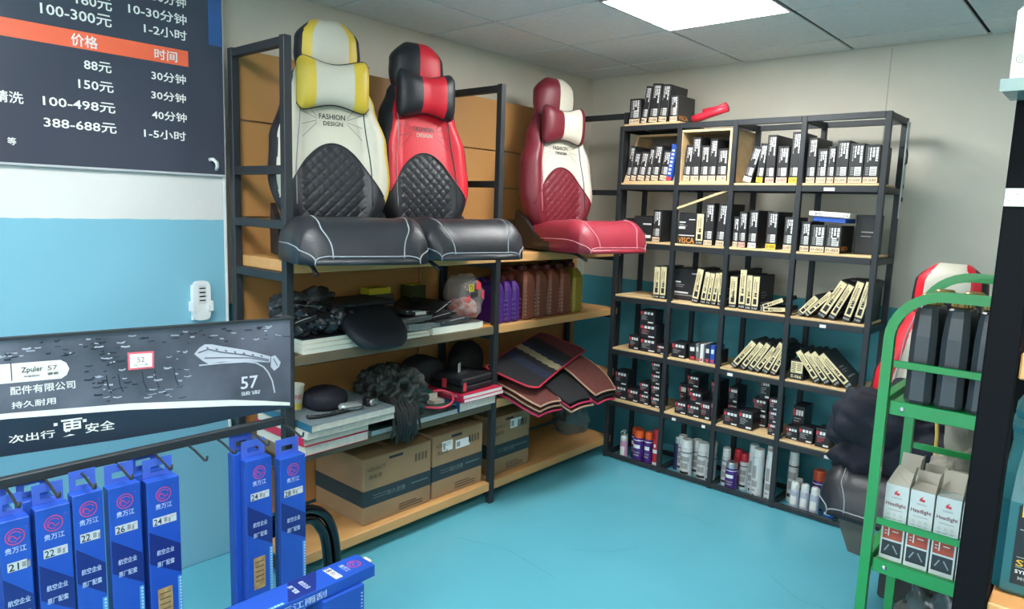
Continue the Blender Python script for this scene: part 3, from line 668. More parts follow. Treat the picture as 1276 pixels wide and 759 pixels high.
# ---------------------------------------------------------------- crumpled things
def blob(name, label, cat, c, r, mat, amp=.2, fr=9, seed=0, flat=0, n=48, parent=None, rz=0, ex=2.5, detail=3, group=None, ridged=True):
    mb = MB(); rows = []; m = n // 2
    for i in range(m + 1):
        ph = math.pi * i / m; row = []
        for j in range(n):
            th = 2 * math.pi * j / n
            d = Vector((math.sin(ph) * math.cos(th), math.sin(ph) * math.sin(th), math.cos(ph)))
            l = (abs(d.x) ** ex + abs(d.y) ** ex + abs(d.z) ** ex) ** (-1 / ex); p = Vector((d.x * r[0], d.y * r[1], d.z * r[2])) * l
            q = p * fr + Vector((seed * 7.3, seed, 0)); v = noise.fractal(q, 1, 2, detail)
            if ridged == 2: v = (min(.9, noise.noise(q * .7, noise_basis='VORONOI_F2F1') + 1) - .35) / 1.3 + .25 * (min(.9, noise.noise(q * 1.9, noise_basis='VORONOI_F2F1') + 1) - .35)
            elif ridged: v = .5 - abs(v) * 1.6
            p *= 1 + amp * v
            z = max(p.z, -r[2] * .82); row.append((p.x, p.y, z + r[2] * .82))
        rows.append(row)
    mb.loft(rows, 0, cap=False)
    o = mb.build(name, mat, parent, smooth=True); o.location = c; o.rotation_euler = (0, 0, rz)
    if label: tag(o, label, cat, group)
    return o
jacket = M('navy_cloth', (22, 26, 40), .85, var=.2, scale=14, bump=.3, bscale=40)
blob('jacket', 'dark navy jacket heaped on the black seat cushion behind the trolley', 'jacket', (2.33, -1.12, .53), (.24, .17, .19), jacket, .4, 8, 3, n=120, ridged=2)
blob('jacket', 'dark crumpled coat behind the green trolley, right of the jacket heap', 'coat', (2.62, -1.2, .40), (.17, .12, .3), jacket, .35, 8, 5, n=100, ridged=2)
MB().box(2.55, 2.9, -1.75, -1.0, 0, .4, ch=.006).build('carton', M('kraft_dark', (120, 96, 70), .8), None, label='plain carton standing behind the green trolley', category='box')
gb = blob('cloth_bag', 'grey crumpled cloth bag with white printed panel behind the trolley', 'bag', (2.66, -1.5, .41), (.17, .16, .27), M('grey_cloth', (128, 124, 112), .8, var=.3, scale=10, bump=.2, bscale=30), .4, 8, 9, n=110, ridged=2)
f = plane((-.10, -.135, .36), (1, -.05, 0), (0, .75, 1), .001)
p = MB().poly(f, [(0, 0), (.16, -.0), (.13, .07), (.03, .08)], 0)
f = plane((-.10, -.135, .36), (1, -.05, 0), (0, .75, 1), .002)
p.strip(f, [(.03, .02), (.06, .06), (.08, .02), (.11, .05)], .006, 1).strip(f, [(.09, .015), (.125, .015), (.12, .035)], .005, 1)
p.build('printed_panel', [white, inkb], gb)
MB().tube([(2.44, -1.4, 1.06), (2.455, -1.42, .96), (2.475, -1.44, .82), (2.478, -1.45, .70), (2.47, -1.4, .5), (2.5, -1.4, .41)], .006, 8).build('cable', M('yellow_cable', (214, 180, 90), .5), None, smooth=True, label='yellow cable hanging down behind the green trolley', category='cable')
# ---------------------------------------------------------------- jugs
def jug(label, loc, w, d, h, body, cap, rz=0, ribs=0, labelm=None, group='oil jugs on the MDF shelf', seam=None, name='oil_jug', capr=.022, neck=.15, slim=False):
    """narrow face w looks along -y of its own frame, length d along +y; neck at the near end, handle behind it"""
    t = thing(name, label, 'jug', loc, rz, group=group)
    rings = []
    PR = ((0, .9, .03, .97), (.01, 1, .0, 1), (.09, .96, 0, 1), (.60, .94, 0, 1), (.78, .84, .03, .97), (.84, .74, .06, .9), (.855, .62, .08, .6)) if slim else None
    for z, a, y0, y1 in PR or ((0, .9, .02, .98), (.008, .98, .0, 1), (.62, 1, 0, 1), (.70, .96, 0, .98), (.80, .78, .03, .9), (.86, .55, .08, .5), (.89, .42, .1, .42)):
        ring = []; hw = w / 2 * a; ya, yb = d * y0, d * y1; c = min(.014, hw * .5)
        for (sx, sy) in ((-1, 0), (1, 0), (1, 1), (-1, 1)):
            yy = ya if sy == 0 else yb; cx = sx * hw; dy = c if sy == 0 else -c
            P = [(cx, yy + dy), (cx - sx * c, yy)] if (sx, sy) in ((-1, 0), (1, 1)) else [(cx - sx * c, yy), (cx, yy + dy)]
            ring += P
        rings.append([(x, y, z * h if z > .01 else z * 1.0) for x, y in ring])
    mb = MB().loft(rings); mb.build('body', body, t)
    cy_ = .42 if slim else .26
    nz = (.855 if slim else .89) * h
    cp = MB().lathe([(capr * .9, nz), (capr, nz + .003), (capr, nz + .024), (capr * .85, nz + .028), (.001, nz + .028)], (0, d * cy_, 0), n=18)
    for k in range(18):
        a = 2 * math.pi * k / 18; cp.box(capr * math.cos(a) - .0015, capr * math.cos(a) + .0015, d * cy_ + capr * math.sin(a) - .0015, d * cy_ + capr * math.sin(a) + .0015, nz + .003, nz + .024)
    cp.build('cap', cap, t)
    if not slim: MB().tube([(0, d * .42, h * .85), (0, d * .6, h * .93), (0, d * .8, h * .90), (0, d * .93, h * .78), (0, d * .96, h * .62)], w * .13, 8).build('handle', body, t, smooth=True)
    if ribs:
        r = MB()
        for k in range(ribs):
            z = h * (.08 + .5 * k / ribs)
            for s in (-1, 1): r.box(s * w * .38 - .004, s * w * .38 + .004, -.003, .004, z, z + h * .025, ch=.001)
        r.build('grip_rib', M('rib_light', (168, 130, 98), .4) if seam is None else seam, t)
    if labelm:
        f = plane((w / 2, 0, 0), (0, 1, 0), (0, 0, 1), .0012); p = MB(); labelm(p, f); 
    return t
purp = M('purple_plastic', (76, 34, 116), .35, var=.05); copper = M('copper_plastic', (128, 72, 56), .35, .3, var=.05); olive = M('olive_plastic', (150, 128, 44), .35, .2); darkg = M('dark_green_plastic', (60, 58, 34), .4)
redcap = M('dark_red_cap', (92, 30, 30), .45)
Z3 = .9265
def alongx(y): return (.545, y, Z3)
for k, y in enumerate((-1.445, -1.385, -1.325)): jug(f'purple oil jug, {ORD[k]} from the post on the MDF shelf', (.535, y, Z3), .055, .24, .235, purp, redcap, R(90), ribs=5, seam=M('purple_rib', (112, 76, 150), .4), group='purple oil jugs')
for k, y in enumerate((-1.22, -1.115, -1.01, -.905)): jug(f'copper oil jug, {ORD[k]} from the purple jugs', (.535, y, Z3), .095, .26, .285, copper, redcap, R(90), ribs=7, group='copper oil jugs')
jug('olive gold oil jug right of the copper jugs', (.535, -.79, Z3), .09, .26, .285, olive, redcap, R(90), ribs=5)
t = jug('dark green oil jug with blue label at the right end of the MDF shelf', (.32, -.59, Z3), .13, .2, .30, darkg, redcap, R(90), group=None)
f = plane((-.055, -.0006, .03), (1, 0, 0), (0, 0, 1), .001); p = MB().rect(f, 0, .11, 0, .17, 0).rect(plane((-.055, -.0006, .03), (1, 0, 0), (0, 0, 1), .002), .01, .1, .125, .155, 1)
f2 = plane((-.055, -.0006, .03), (1, 0, 0), (0, 0, 1), .002)
for k in range(4): p.rect(f2, .02, .09, .03 + k * .02, .036 + k * .02, 1)
p.build('paper_label', [M('blue_label', (36, 62, 130), .5), white], t)

# ---------------------------------------------------------------- floor mats on the second bay
def mat_item(name, label, y0, y1, top_z, xs_, base, pipe, stripes=None, thick=.007, group='car floor mats'):
    """sheet following the profile xs_ [(x, z)] across y0..y1 with rounded front corners, plus an edge piping"""
    P = xs_; mb = MB(); n = len(P); ny = 60 if stripes else 14; grid = []
    for i, (x, z) in enumerate(P):
        fr = i / (n - 1); ins = 0.03 * max(0, (fr - .8) / .2) ** 2 + .02 * max(0, (.15 - fr) / .15) ** 2
        row = [(x, y0 + ins + (y1 - y0 - 2 * ins) * j / ny, z + .008 * math.sin(math.pi * j / ny)) for j in range(ny + 1)]; grid.append(row)
    for lay, s in ((0, 1), (thick, -1)):
        b = len(mb.v)
        mb.v += [(x, y, z - lay) for r in grid for x, y, z in r]
        for i in range(n - 1):
            for j in range(ny):
                a = b + i * (ny + 1) + j; q = (a, a + ny + 1, a + ny + 2, a + 1); mb.f.append(q if s > 0 else q[::-1]); mb.m.append(stripes((i + .5) / (n - 1), (j + .5) / ny) if stripes and s > 0 else 0)
    o = mb.build(name, base, None, smooth=True, label=label, category='mat', group=group)
    E = grid[0] + [r[-1] for r in grid[1:]] + grid[-1][::-1][1:] + [r[0] for r in grid[::-1][1:-1]]
    MB().tube([(x, y, z - thick / 2) for x, y, z in E], thick * .75, 6, closed=True).build('edge_binding', pipe, o, smooth=True)
    return o
brown = M('brown_mat', (98, 50, 44), .85, var=.12, scale=60, bump=.3, bscale=200); blk = M('black_mat', (26, 26, 30), .85, var=.15, scale=60, bump=.3, bscale=200)
tanp = M('tan_binding', (176, 140, 116), .6); pinkb = M('pink_binding', (196, 50, 92), .5); navy = M('navy_stripe', (30, 38, 62), .85); beigem = M('beige_stripe', (150, 140, 110), .85); redb = M('red_binding', (188, 36, 62), .6)
def prof(xa, za, xb, drop, dz=0): return [(xa + (xb - xa) * t, za + dz - drop * max(0, (t - .35) / .65) ** 2.0) for t in [i / 16 for i in range(17)]]
for k in range(3): mat_item('floor_mat', f'brown floor mat drooping over the front edge, {("top", "middle", "bottom")[k]} of the left brown pile', -1.46, -1.24 + k * .012, 0, prof(.28, .625, .80 - k * .005, .075 , -k * .026 + 0), [(brown, brown, brown)[k]], (tanp, tanp, pinkb)[k])
for k in range(3): mat_item('floor_mat', f'dark floor mat with coloured binding, {("top", "middle", "bottom")[k]} of the middle pile', -1.265 + k * .01, -1.03 + k * .02, 0, prof(.28, .655, .83, .12, -k * .024), [(blk, blk, brown)[k]], (blk, pinkb, tanp)[k])
for k in range(3): mat_item('floor_mat', f'brown floor mat bending far down, {("top", "middle", "bottom")[k]} of the right pile', -1.045 + k * .01, -.80, 0, prof(.3, .69, .84, .15, -k * .026), [(brown, blk, brown)[k]], (tanp, blk, pinkb)[k])
def strp(a, b):
    q = b + .12 * a
    return 0 if q < .3 else 3 if q < .42 else 0 if q < .5 else 2 if q < .6 else 3 if q < .68 else 0 if q < .84 else 1
st = mat_item('striped_mat', 'striped mat with red border lying on top of the floor mats', -.36, .34, 0, [(-.15 + i * .3 / 14, .012 * math.cos(i / 14 * 3.1) + .02) for i in range(15)], [blk, M('maroon_stripe', (92, 40, 42), .85), beigem, navy], redb, stripes=strp)
st.location = (.52, -1.11, .685); st.rotation_euler = (R(7), R(9), R(16))
blob('folded_bag', 'black folded bag slumped beside the post behind the dark slab', 'bag', (.24, -1.40, .5455), (.08, .10, .13), M('black_fabric', (24, 26, 30), .8, bump=.2, bscale=50), .15, 5, 12)
t = thing('laptop_sleeve', 'flat black rounded case at left end of the second bay', 'case', (.42, -1.33, .546), R(6))
MB().loft([[(x * s, y * s, z) for x, y in ((-.14, -.12), (-.12, -.14), (.15, -.14), (.17, -.12), (.17, .1), (.15, .13), (-.12, .13), (-.14, .11))] for s, z in ((.97, 0), (1, .006), (1, .026), (.96, .032))]).build('case_body', M('matte_black', (30, 30, 32), .6), t)
MB().rect(plane((.05, -.02, .0325), (0, 1, 0), (-1, 0, 0)), 0, .05, 0, .008).build('badge', greyp, t)
# crumpled clear bag low in the corner
blob('clear_bag', 'crumpled clear plastic bag on the bottom board near the corner', 'bag', (.34, -.56, .116), (.11, .08, .10), M('clear_film', (120, 140, 140), .15, alpha=.35), .5, 10, 20, n=80, ridged=2)
# ---------------------------------------------------------------- shelf with seat covers (third level, first bay)
whitebox = M('white_carton_edge', (226, 224, 208), .7, var=.04); darktop = M('dark_gloss_top', (44, 46, 50), .3)
def flat_box(name, label, x0, x1, y0, y1, z0, z1, side=whitebox, top=darktop, cat='box', layers=1, group=None, spine=None, rz=0):
    cx, cy = (x0 + x1) / 2, (y0 + y1) / 2; t = thing(name, label, cat, (cx, cy, z0), rz, group=group); hx, hy = (x1 - x0) / 2, (y1 - y0) / 2
    MB().box(-hx + .002, hx - .002, -hy + .002, hy - .002, 0.0015, z1 - z0 - .0015).build('page_block' if spine else 'carton', side, t)
    MB().box(-hx, hx, -hy, hy, z1 - z0 - .0014, z1 - z0, ch=.0004).build('top_cover', top, t)
    MB().box(-hx, hx, -hy, hy, 0, .0014, ch=.0004).build('bottom_cover', top if spine else side, t)
    if spine: MB().box(-hx, hx, -hy - .0015, -hy + .0019, 0.0, z1 - z0).build('spine', top if spine is True else spine, t)
    return t
z = .926
for k in range(3): flat_box('foam_board', f'thick white-edged board by the near post, {("lowest", "middle", "topmost")[k]} of three', .20, .56 - k * .004, -2.592, -2.317, z + k * .019, z + k * .019 + .018, top=darktop if k == 2 else whitebox, cat='board', group='white-edged boards')
for k in range(2): flat_box('foam_board', f'thin white board under the black cap, {("lower", "upper")[k]} of two', .22, .558 - k * .006, -2.30, -1.945 - k * .004, z + k * .0135, z + k * .0135 + .012, top=whitebox, cat='board', group='white-edged boards')
flat_box('foam_board', 'wide white-edged board with grey top beside the plastic bag', .2, .558, -1.93, -1.60, z, z + .034, top=M('grey_top', (84, 84, 86), .4), cat='board', group='white-edged boards')
flat_box('paper_sheet', 'orange sheet sticking out under the plastic bag', .3, .562, -1.62, -1.535, z, z + .004, side=M('orange_paper', (224, 150, 60), .6), top=M('orange_paper', (224, 150, 60), .6), cat='paper')
film = M('black_film', (34, 37, 42), .22, var=.2, scale=20, bump=.4, bscale=50); smoke = M('smoky_film', (70, 74, 78), .2, var=.3, scale=18, bump=.4, bscale=40)
blob('plastic_bag', 'glossy black crumpled bag nearest the front post on the boards', 'bag', (.42, -2.50, z + .058), (.12, .1, .062), film, .5, 13, 1, n=110, ridged=2)
blob('plastic_bag', 'smoky grey crumpled bag behind the glossy black one', 'bag', (.30, -2.44, z + .058), (.08, .14, .085), smoke, .5, 12, 2, n=110, ridged=2)
blob('plastic_bag', 'low dark crumpled bag left of the black cap', 'bag', (.44, -2.375, z + .058), (.1, .055, .06), film, .5, 14, 4, n=90, ridged=2)
for k, (x, y, zz, a, b, l) in enumerate(((.46, -2.52, .14, 25, -14, .14), (.43, -2.41, .13, -20, -22, .1), (.38, -2.46, .165, 60, -10, .12))):
    o = MB().box(-.008, .008, -l / 2, l / 2, -.004, .004, ch=.002).build('plastic_clip', M('pale_clip', (176, 182, 180), .4), None, label=('long pale strip sticking out of the crumpled bags nearest the post', 'short pale strip between the crumpled bags', 'pale strip at the back of the crumpled bags')[k], category='strip')
    o.location = (x, y, z + zz); o.rotation_euler = (R(-b), 0, R(a - 20))
# black cap-shaped cover hanging over the shelf edge
t = thing('draped_cover', 'smooth black cover drooping over the shelf edge in the first bay', 'cover', (.46, -2.26, z + .0265))
mb = MB(); rows = []
for i in range(25):
    a = i / 24; x = -.16 + .36 * a; zc = .10 + .035 * math.sin(a * 3.1) - .16 * max(0, a - .42) ** 1.4; hw = .135 + .012 * math.sin(a * 3.1); hh = .042 * (max(.03, 1 - (2 * a - 1) ** 6)) ** .5
    hw *= (max(.12, 1 - (2 * a - 1) ** 8)) ** .5
    rows.append([(x, hw * math.copysign(abs(math.cos(q)) ** .5, math.cos(q)), zc - .045 + hh * math.copysign(abs(math.sin(q)) ** .7, math.sin(q)) - .0 * abs(math.cos(q))) for q in [2 * math.pi * j / 32 for j in range(32)]])
mb.loft(rows); mb.f = [q[::-1] for q in mb.f]; mb.build('cover_body', M('dull_black', (20, 24, 32), .55, var=.1), t, smooth=True)
MB().box(-.17, .04, -.15, .16, .125, .145, ch=.008).build('flat_panel', M('dull_black2', (26, 28, 34), .5), t)
yb = M('yellow_card', (214, 196, 50), .5)
t = flat_box('yellow_box', 'bright yellow flat box at the back behind the black cover', .19, .26, -2.06, -1.93, z + .16, z + .19, side=yb, top=yb)
flat_box('carton', 'dull box standing under the yellow one at the back of the shelf', .17, .27, -2.06, -1.92, z, z + .158, side=M('dull_box', (88, 84, 78), .6), top=M('dull_box', (88, 84, 78), .6))
flat_box('yellow_box', 'dark green and yellow tin at the back of the shelf behind the folded mats', .17, .25, -1.80, -1.70, z, z + .19, side=M('dark_green_card', (60, 66, 34), .5), top=yb)
fm = [(.36, -2.46, .135, .12, .16, .02, 'dark folded sheet tilted on top of the crumpled bags', film, 25, -14),
      (.44, -2.54, .115, .09, .11, .016, 'small dark folded sheet at the front post', blk, -20, 18),
      (.40, -2.36, .12, .11, .12, .018, 'charcoal folded sheet leaning on the black cover', M('dark_grey_mat', (60, 62, 64), .6, bump=.3, bscale=40), 40, 12),
      (.38, -1.98, .028, .17, .2, .03, 'silver-grey folded sheet nearest the black cover', M('silver_film', (150, 150, 148), .25, .3, bump=.4, bscale=30), 3, -3),
      (.37, -1.99, .062, .16, .17, .024, 'grey folded mat stacked on the silver sheet', M('grey_mat', (96, 98, 100), .6, bump=.3, bscale=40), -4, 4),
      (.36, -2.0, .09, .15, .15, .02, 'dark folded mat with white tag on top of the silver sheet', blk, 8, -6),
      (.40, -1.79, .036, .15, .19, .024, 'dark grey folded mat on the wide white-edged board', M('dark_grey_mat', (60, 62, 64), .6, bump=.3, bscale=40), 5, 3),
      (.37, -1.83, .064, .15, .17, .018, 'black folded mat beneath the tilted one', blk, -6, 9),
      (.35, -1.84, .094, .14, .16, .014, 'thin black mat tilted up at the top of the mat heap', film, 10, 20)]
for x, y, dz, hx, wy, hh, lb, mm, ra, rb_ in fm:
    t = thing('folded_mat', lb, 'mat', (x, y, z + dz + hh * .5), group='folded mats on the third shelf', rot=(R(rb_), 0, R(ra)))
    m = MB(); r = []
    for i in range(13):
        a = i / 12; yy = -wy / 2 + wy * a; s = .8 + .2 * math.sin(math.pi * a); r.append([(-hx, yy, -hh / 2 * s), (hx, yy, -hh / 2 * s), (hx + .006 * math.sin(a * 9), yy, hh / 2 * s + .003 * math.sin(a * 11)), (-hx, yy, hh / 2 * s)])
    m.loft(r); m.f = [q[::-1] for q in m.f]; m.build('folded_sheet', mm, t)
    MB().tube([(hx, -wy / 2, hh * .35), (hx + .006, 0, hh * .46), (hx, wy / 2, hh * .3)], .0022, 5).build('edge_binding', greyp, t, smooth=True)
t = MB().box(-.002, .002, -.03, .03, 0, .014).build('paper_tag', white, None, label='small white tag on the folded mats by the silver sheet', category='tag'); t.location = (.515, -1.965, z + .092)
t = blob('snack_bag', 'clear bag with yellow and red printing at the right end of the third shelf', 'bag', (.44, -1.62, z + .036), (.09, .085, .12), M('clear_bag_film', (214, 196, 190), .12, alpha=.3, bump=.5, bscale=30), .35, 9, 31, n=90, ridged=2)
fb = plane((.083, -.055, .09), (0, 1, .05), (-.1, 0, 1), .012)
p = MB().rect(fb, .0, .035, .05, .085, 0).text('TX', lambda a, b: fb(a, b) + Vector((.001, 0, 0)), .005, .03, .055, .08, 2).rect(fb, .012, .06, .02, .045, 2)
p.poly(fb, [(.045, .06), (.08, .05), (.085, .085), (.06, .10)], 1).poly(fb, [(-.02, .0), (.01, .02), (.0, .035), (-.025, .015)], 1).poly(fb, [(.08, .02), (.10, .0), (.105, .05), (.09, .045)], 1)
p.build('printed_label', [yb, redp, inkb], t)
blob('candy_pack', 'red wrapped pieces inside the clear bag', 'sweets', (.43, -1.62, z + .038), (.055, .06, .05), M('red_wrap', (196, 44, 44), .3, c2=(214, 190, 180), scale=30), .4, 22, 33, n=40)

# ---------------------------------------------------------------- books and gear (second level, first bay)
z = .546; gp = M('grey_pages', (196, 194, 182), .8, var=.08, scale=40); teal = M('teal_cover', (44, 104, 130), .45)
redk = M('red_cover', (196, 44, 74), .4); pale = M('pale_cover', (206, 202, 188), .5); bluek = M('blue_cover', (36, 74, 120), .45); greenk = M('green_cover', (30, 104, 88), .45)
flat_box('thick_catalogue', 'thick pale book with red edge, lowest of the stack by the near post', .26, .62, -2.625, -2.33, z, z + .036, side=gp, top=redk, cat='book', spine=pale, group='books on the second shelf')
flat_box('thick_catalogue', 'thick pale book with red cover edge, second from bottom by the near post', .26, .615, -2.63, -2.325, z + .037, z + .071, side=gp, top=redk, cat='book', spine=redk, group='books on the second shelf')
flat_box('thick_catalogue', 'long pale book third from bottom, sticking out to the right', .28, .645, -2.63, -2.215, z + .072, z + .098, side=gp, top=pale, cat='book', spine=pale, group='books on the second shelf')
flat_box('thick_catalogue', 'long pale book with teal spine on top of the stack by the near post', .29, .655, -2.62, -2.22, z + .099, z + .127, side=gp, top=M('grey_cover', (120, 134, 140), .4), cat='book', spine=teal, group='books on the second shelf')
zt = z + .1275
t = thing('paper_cup', 'white paper cup with red writing and yellow base behind the near post', 'cup', (.42, -2.545, zt))
MB().lathe([(.026, 0), (.036, .095), (.038, .1), (.036, .102), (.033, .097), (.024, .01), (.001, .01)], n=28).build('cup_wall', whitebox, t, smooth=True)
p = MB()
for k in range(10):
    a0, a1 = R(-90 + k * 12), R(-78 + k * 12)
    for z0, z1, m in ((.004, .028, 0),): p.add([((.0262 + .0105 * zz / .1) * math.cos(q), (.0262 + .0105 * zz / .1) * math.sin(q), zz) for q, zz in ((a0, z0), (a1, z0), (a1, z1), (a0, z1))], [(0, 1, 2, 3)], m)
p.text('中試', lambda a, b: Vector(((.0266 + .0105 * b / .1) * math.cos(a / .032 - .7), (.0266 + .0105 * b / .1) * math.sin(a / .032 - .7), b)), 0, .034, .045, .068, 1)
p.build('cup_print', [M('yellow_print', (220, 200, 90), .5), redp], t)
blob('wallet_bag', 'dark purple soft pouch lying on the books beside the cup', 'pouch', (.47, -2.44, zt), (.09, .08, .045), M('purple_black', (20, 18, 32), .7, bump=.2), .14, 6, 40, n=48)
t = thing('studded_strap', 'black studded strap curved around the purple pouch', 'strap', (.55, -2.47, zt))
pts = [(.03 * math.cos(a) + .02, .11 * math.sin(a), .008) for a in [R(-100 + i * 10) for i in range(21)]]
MB().tube(pts, .008, 8).build('strap_band', plastic, t, smooth=True)
m = MB()
for i in range(0, 21, 2): m.lathe([(.003, .014), (.003, .018), (.001, .019)], (pts[i][0], pts[i][1], 0), n=6)
m.build('stud', metal, t)
t = thing('glasses_case', 'small silver rounded case lying on the top book', 'case', (.585, -2.395, zt), R(-15))
MB().loft([[(x, y * s, .018 + zz * s) for x in (0,) for y, zz in [(.022 * math.cos(q), .017 * math.sin(q)) for q in [2 * math.pi * j / 16 for j in range(16)]]] for s in (.7,)] + [], cap=False) if False else None
mb = MB(); rr = []
for i in range(11):
    a = i / 10; s = max(.15, 1 - (2 * a - 1) ** 6) ** .5; rr.append([(.024 * s * math.cos(q), -.05 + .1 * a, .018 + .0175 * s * math.sin(q)) for q in [2 * math.pi * j / 16 for j in range(16)]])
mb.loft(rr); mb.build('case_shell', M('silver_plastic', (176, 184, 184), .25, .6), t, smooth=True); MB().box(-.0255, .0255, -.046, .046, .017, .020, ch=.001).build('hinge_line', plastic, t)
t = thing('car_clip', 'small black and chrome gadget right of the silver case', 'gadget', (.575, -2.30, zt))
MB().box(-.02, .02, -.018, .018, 0, .035, ch=.006).build('gadget_body', plastic, t); MB().lathe([(.012, .0), (.014, .01), (.01, .014), (.001, .014)], (.021, 0, .02), n=14, ax='x').build('dial', metal, t); MB().box(-.008, .012, .02, .045, 0, .026, ch=.004).build('chrome_block', M('teal_chrome', (130, 160, 158), .2, .7), t)
# flat silver tray, strap tangle, folders
flat_box('flat_tray', 'long flat dark tray with silver front edge reaching over the shelf edge', .28, .60, -2.30, -1.80, z, z + .022, side=M('silver_edge', (176, 184, 184), .3, .5), top=M('tray_top', (36, 52, 52), .5), cat='tray')
tang = M('black_webbing', (22, 26, 26), .6, var=.3, scale=30, bump=.4, bscale=60)
blob('strap_tangle', 'tangled black straps with pale flecks heaped over the tray', 'straps', (.44, -2.07, z + .024), (.14, .13, .11), M('webbing_fleck', (20, 24, 24), .5, c2=(56, 66, 62), scale=60, bump=.6, bscale=60), .45, 16, 50, n=110)
t = thing('strap_bundle', 'black straps hanging over the shelf edge below the tangle', 'straps', (.6, -2.13, z + .04))
rnd = random.Random(3)
for k in range(12):
    y = -.07 + k * .012; b = .05 + rnd.random() * .05
    MB().tube([(-.08, y + rnd.uniform(-.02, .02), .06 + rnd.random() * .03), (-.02, y, .07 + rnd.random() * .03), (.022, y, .03), (.026 + rnd.random() * .01, y + rnd.uniform(-.01, .01), -.02), (.024, y + rnd.uniform(-.015, .015), -b)], .0065, 6).build('strap', tang, t, smooth=True)
MB().tube(smooth([(.52, -1.98, z + .06), (.56, -1.96, z + .05), (.60, -1.90, z + .045), (.60, -1.84, z + .06), (.565, -1.81, z + .085), (.53, -1.84, z + .1), (.51, -1.88, z + .1)]), .006, 8).build('looped_cable', redk, None, smooth=True, label='looped red cable beside the strap tangle', category='cable')
gm = MB()
for k in range(5): gm.tube([(.5 + k * .015, -1.93 + k * .004, z + .03), (.52 + k * .013, -1.85, z + .034 + k * .001), (.53 + k * .012, -1.78, z + .032), (.5 + k * .012, -1.72, z + .03)], .004, 6)
gm.build('green_net', M('green_net', (20, 74, 58), .7), None, smooth=True, label='dark green netting bundle on the tray beside the blue-spined book', category='net')
flat_box('folder_book', 'green book at the back beneath the black soft bag', .22, .46, -1.93, -1.80, z + .024, z + .075, side=gp, top=greenk, cat='book', spine=greenk)
flat_box('paper_block', 'grey paper block behind the red cable', .3, .5, -1.86, -1.79, z + .023, z + .045, side=gp, top=M('grey_paper', (158, 154, 140), .7), cat='paper')
flat_box('thick_catalogue', 'thick book with blue spine under the red books', .26, .6, -1.79, -1.54, z, z + .044, side=gp, top=bluek, cat='book', spine=bluek)
b = flat_box('thick_catalogue', 'red book under the black case, lower of two', .26, .615, -1.775, -1.50, z + .045, z + .062, side=white, top=redk, cat='book', spine=redk)
b = flat_box('thick_catalogue', 'red book under the black case, upper of two, with white spine lettering', .26, .612, -1.778, -1.505, z + .0625, z + .081, side=white, top=redk, cat='book', spine=redk)
MB().text('汽车用品', plane((-.178, -.1395, .004), (1, 0, 0), (0, 0, 1), .002), .22, .32, 0, .011).build('spine_lettering', white, b)
t = thing('tool_case', 'black hard case with red label standing on the red books', 'case', (.47, -1.655, z + .0815), R(4))
MB().box(-.10, .11, -.115, .115, 0, .03, ch=.006).build('case_base', plastic, t); MB().box(-.098, .108, -.113, .113, .031, .068, ch=.008).build('case_lid', plastic, t)
MB().rect(plane((-.02, -.1160, .012), (1, 0, 0), (0, 0, 1), .001), 0, .03, 0, .045).rect(plane((.1115, -.11, .01), (0, 1, 0), (0, 0, 1), .001), .0, .022, 0, .042).build('red_label', redp, t)
MB().rect(plane((.0, -.03, .0685), (0, 1, 0), (-1, 0, 0), .001), 0, .09, 0, .006).rect(plane((.03, -.05, .0685), (0, 1, 0), (-1, 0, 0), .001), 0, .06, 0, .005).build('lid_print', greyp, t)
t = thing('price_card', 'small white card standing on the black case lid', 'card', (.46, -1.66, z + .15), R(30)); MB().box(-.001, .001, -.02, .02, 0, .045).build('card', white, t)
p = MB(); f = plane((.0012, -.02, 0), (0, 1, 0), (0, 0, 1), .0005)
for k in range(4): p.rect(f, .008, .032, .008 + k * .008, .012 + k * .008)
p.build('card_print', greyp, t)
blob('soft_bag', 'black soft round bag behind the hard case', 'bag', (.27, -1.74, z + .083), (.1, .1, .07), M('black_fabric', (24, 26, 30), .8), .12, 5, 60)

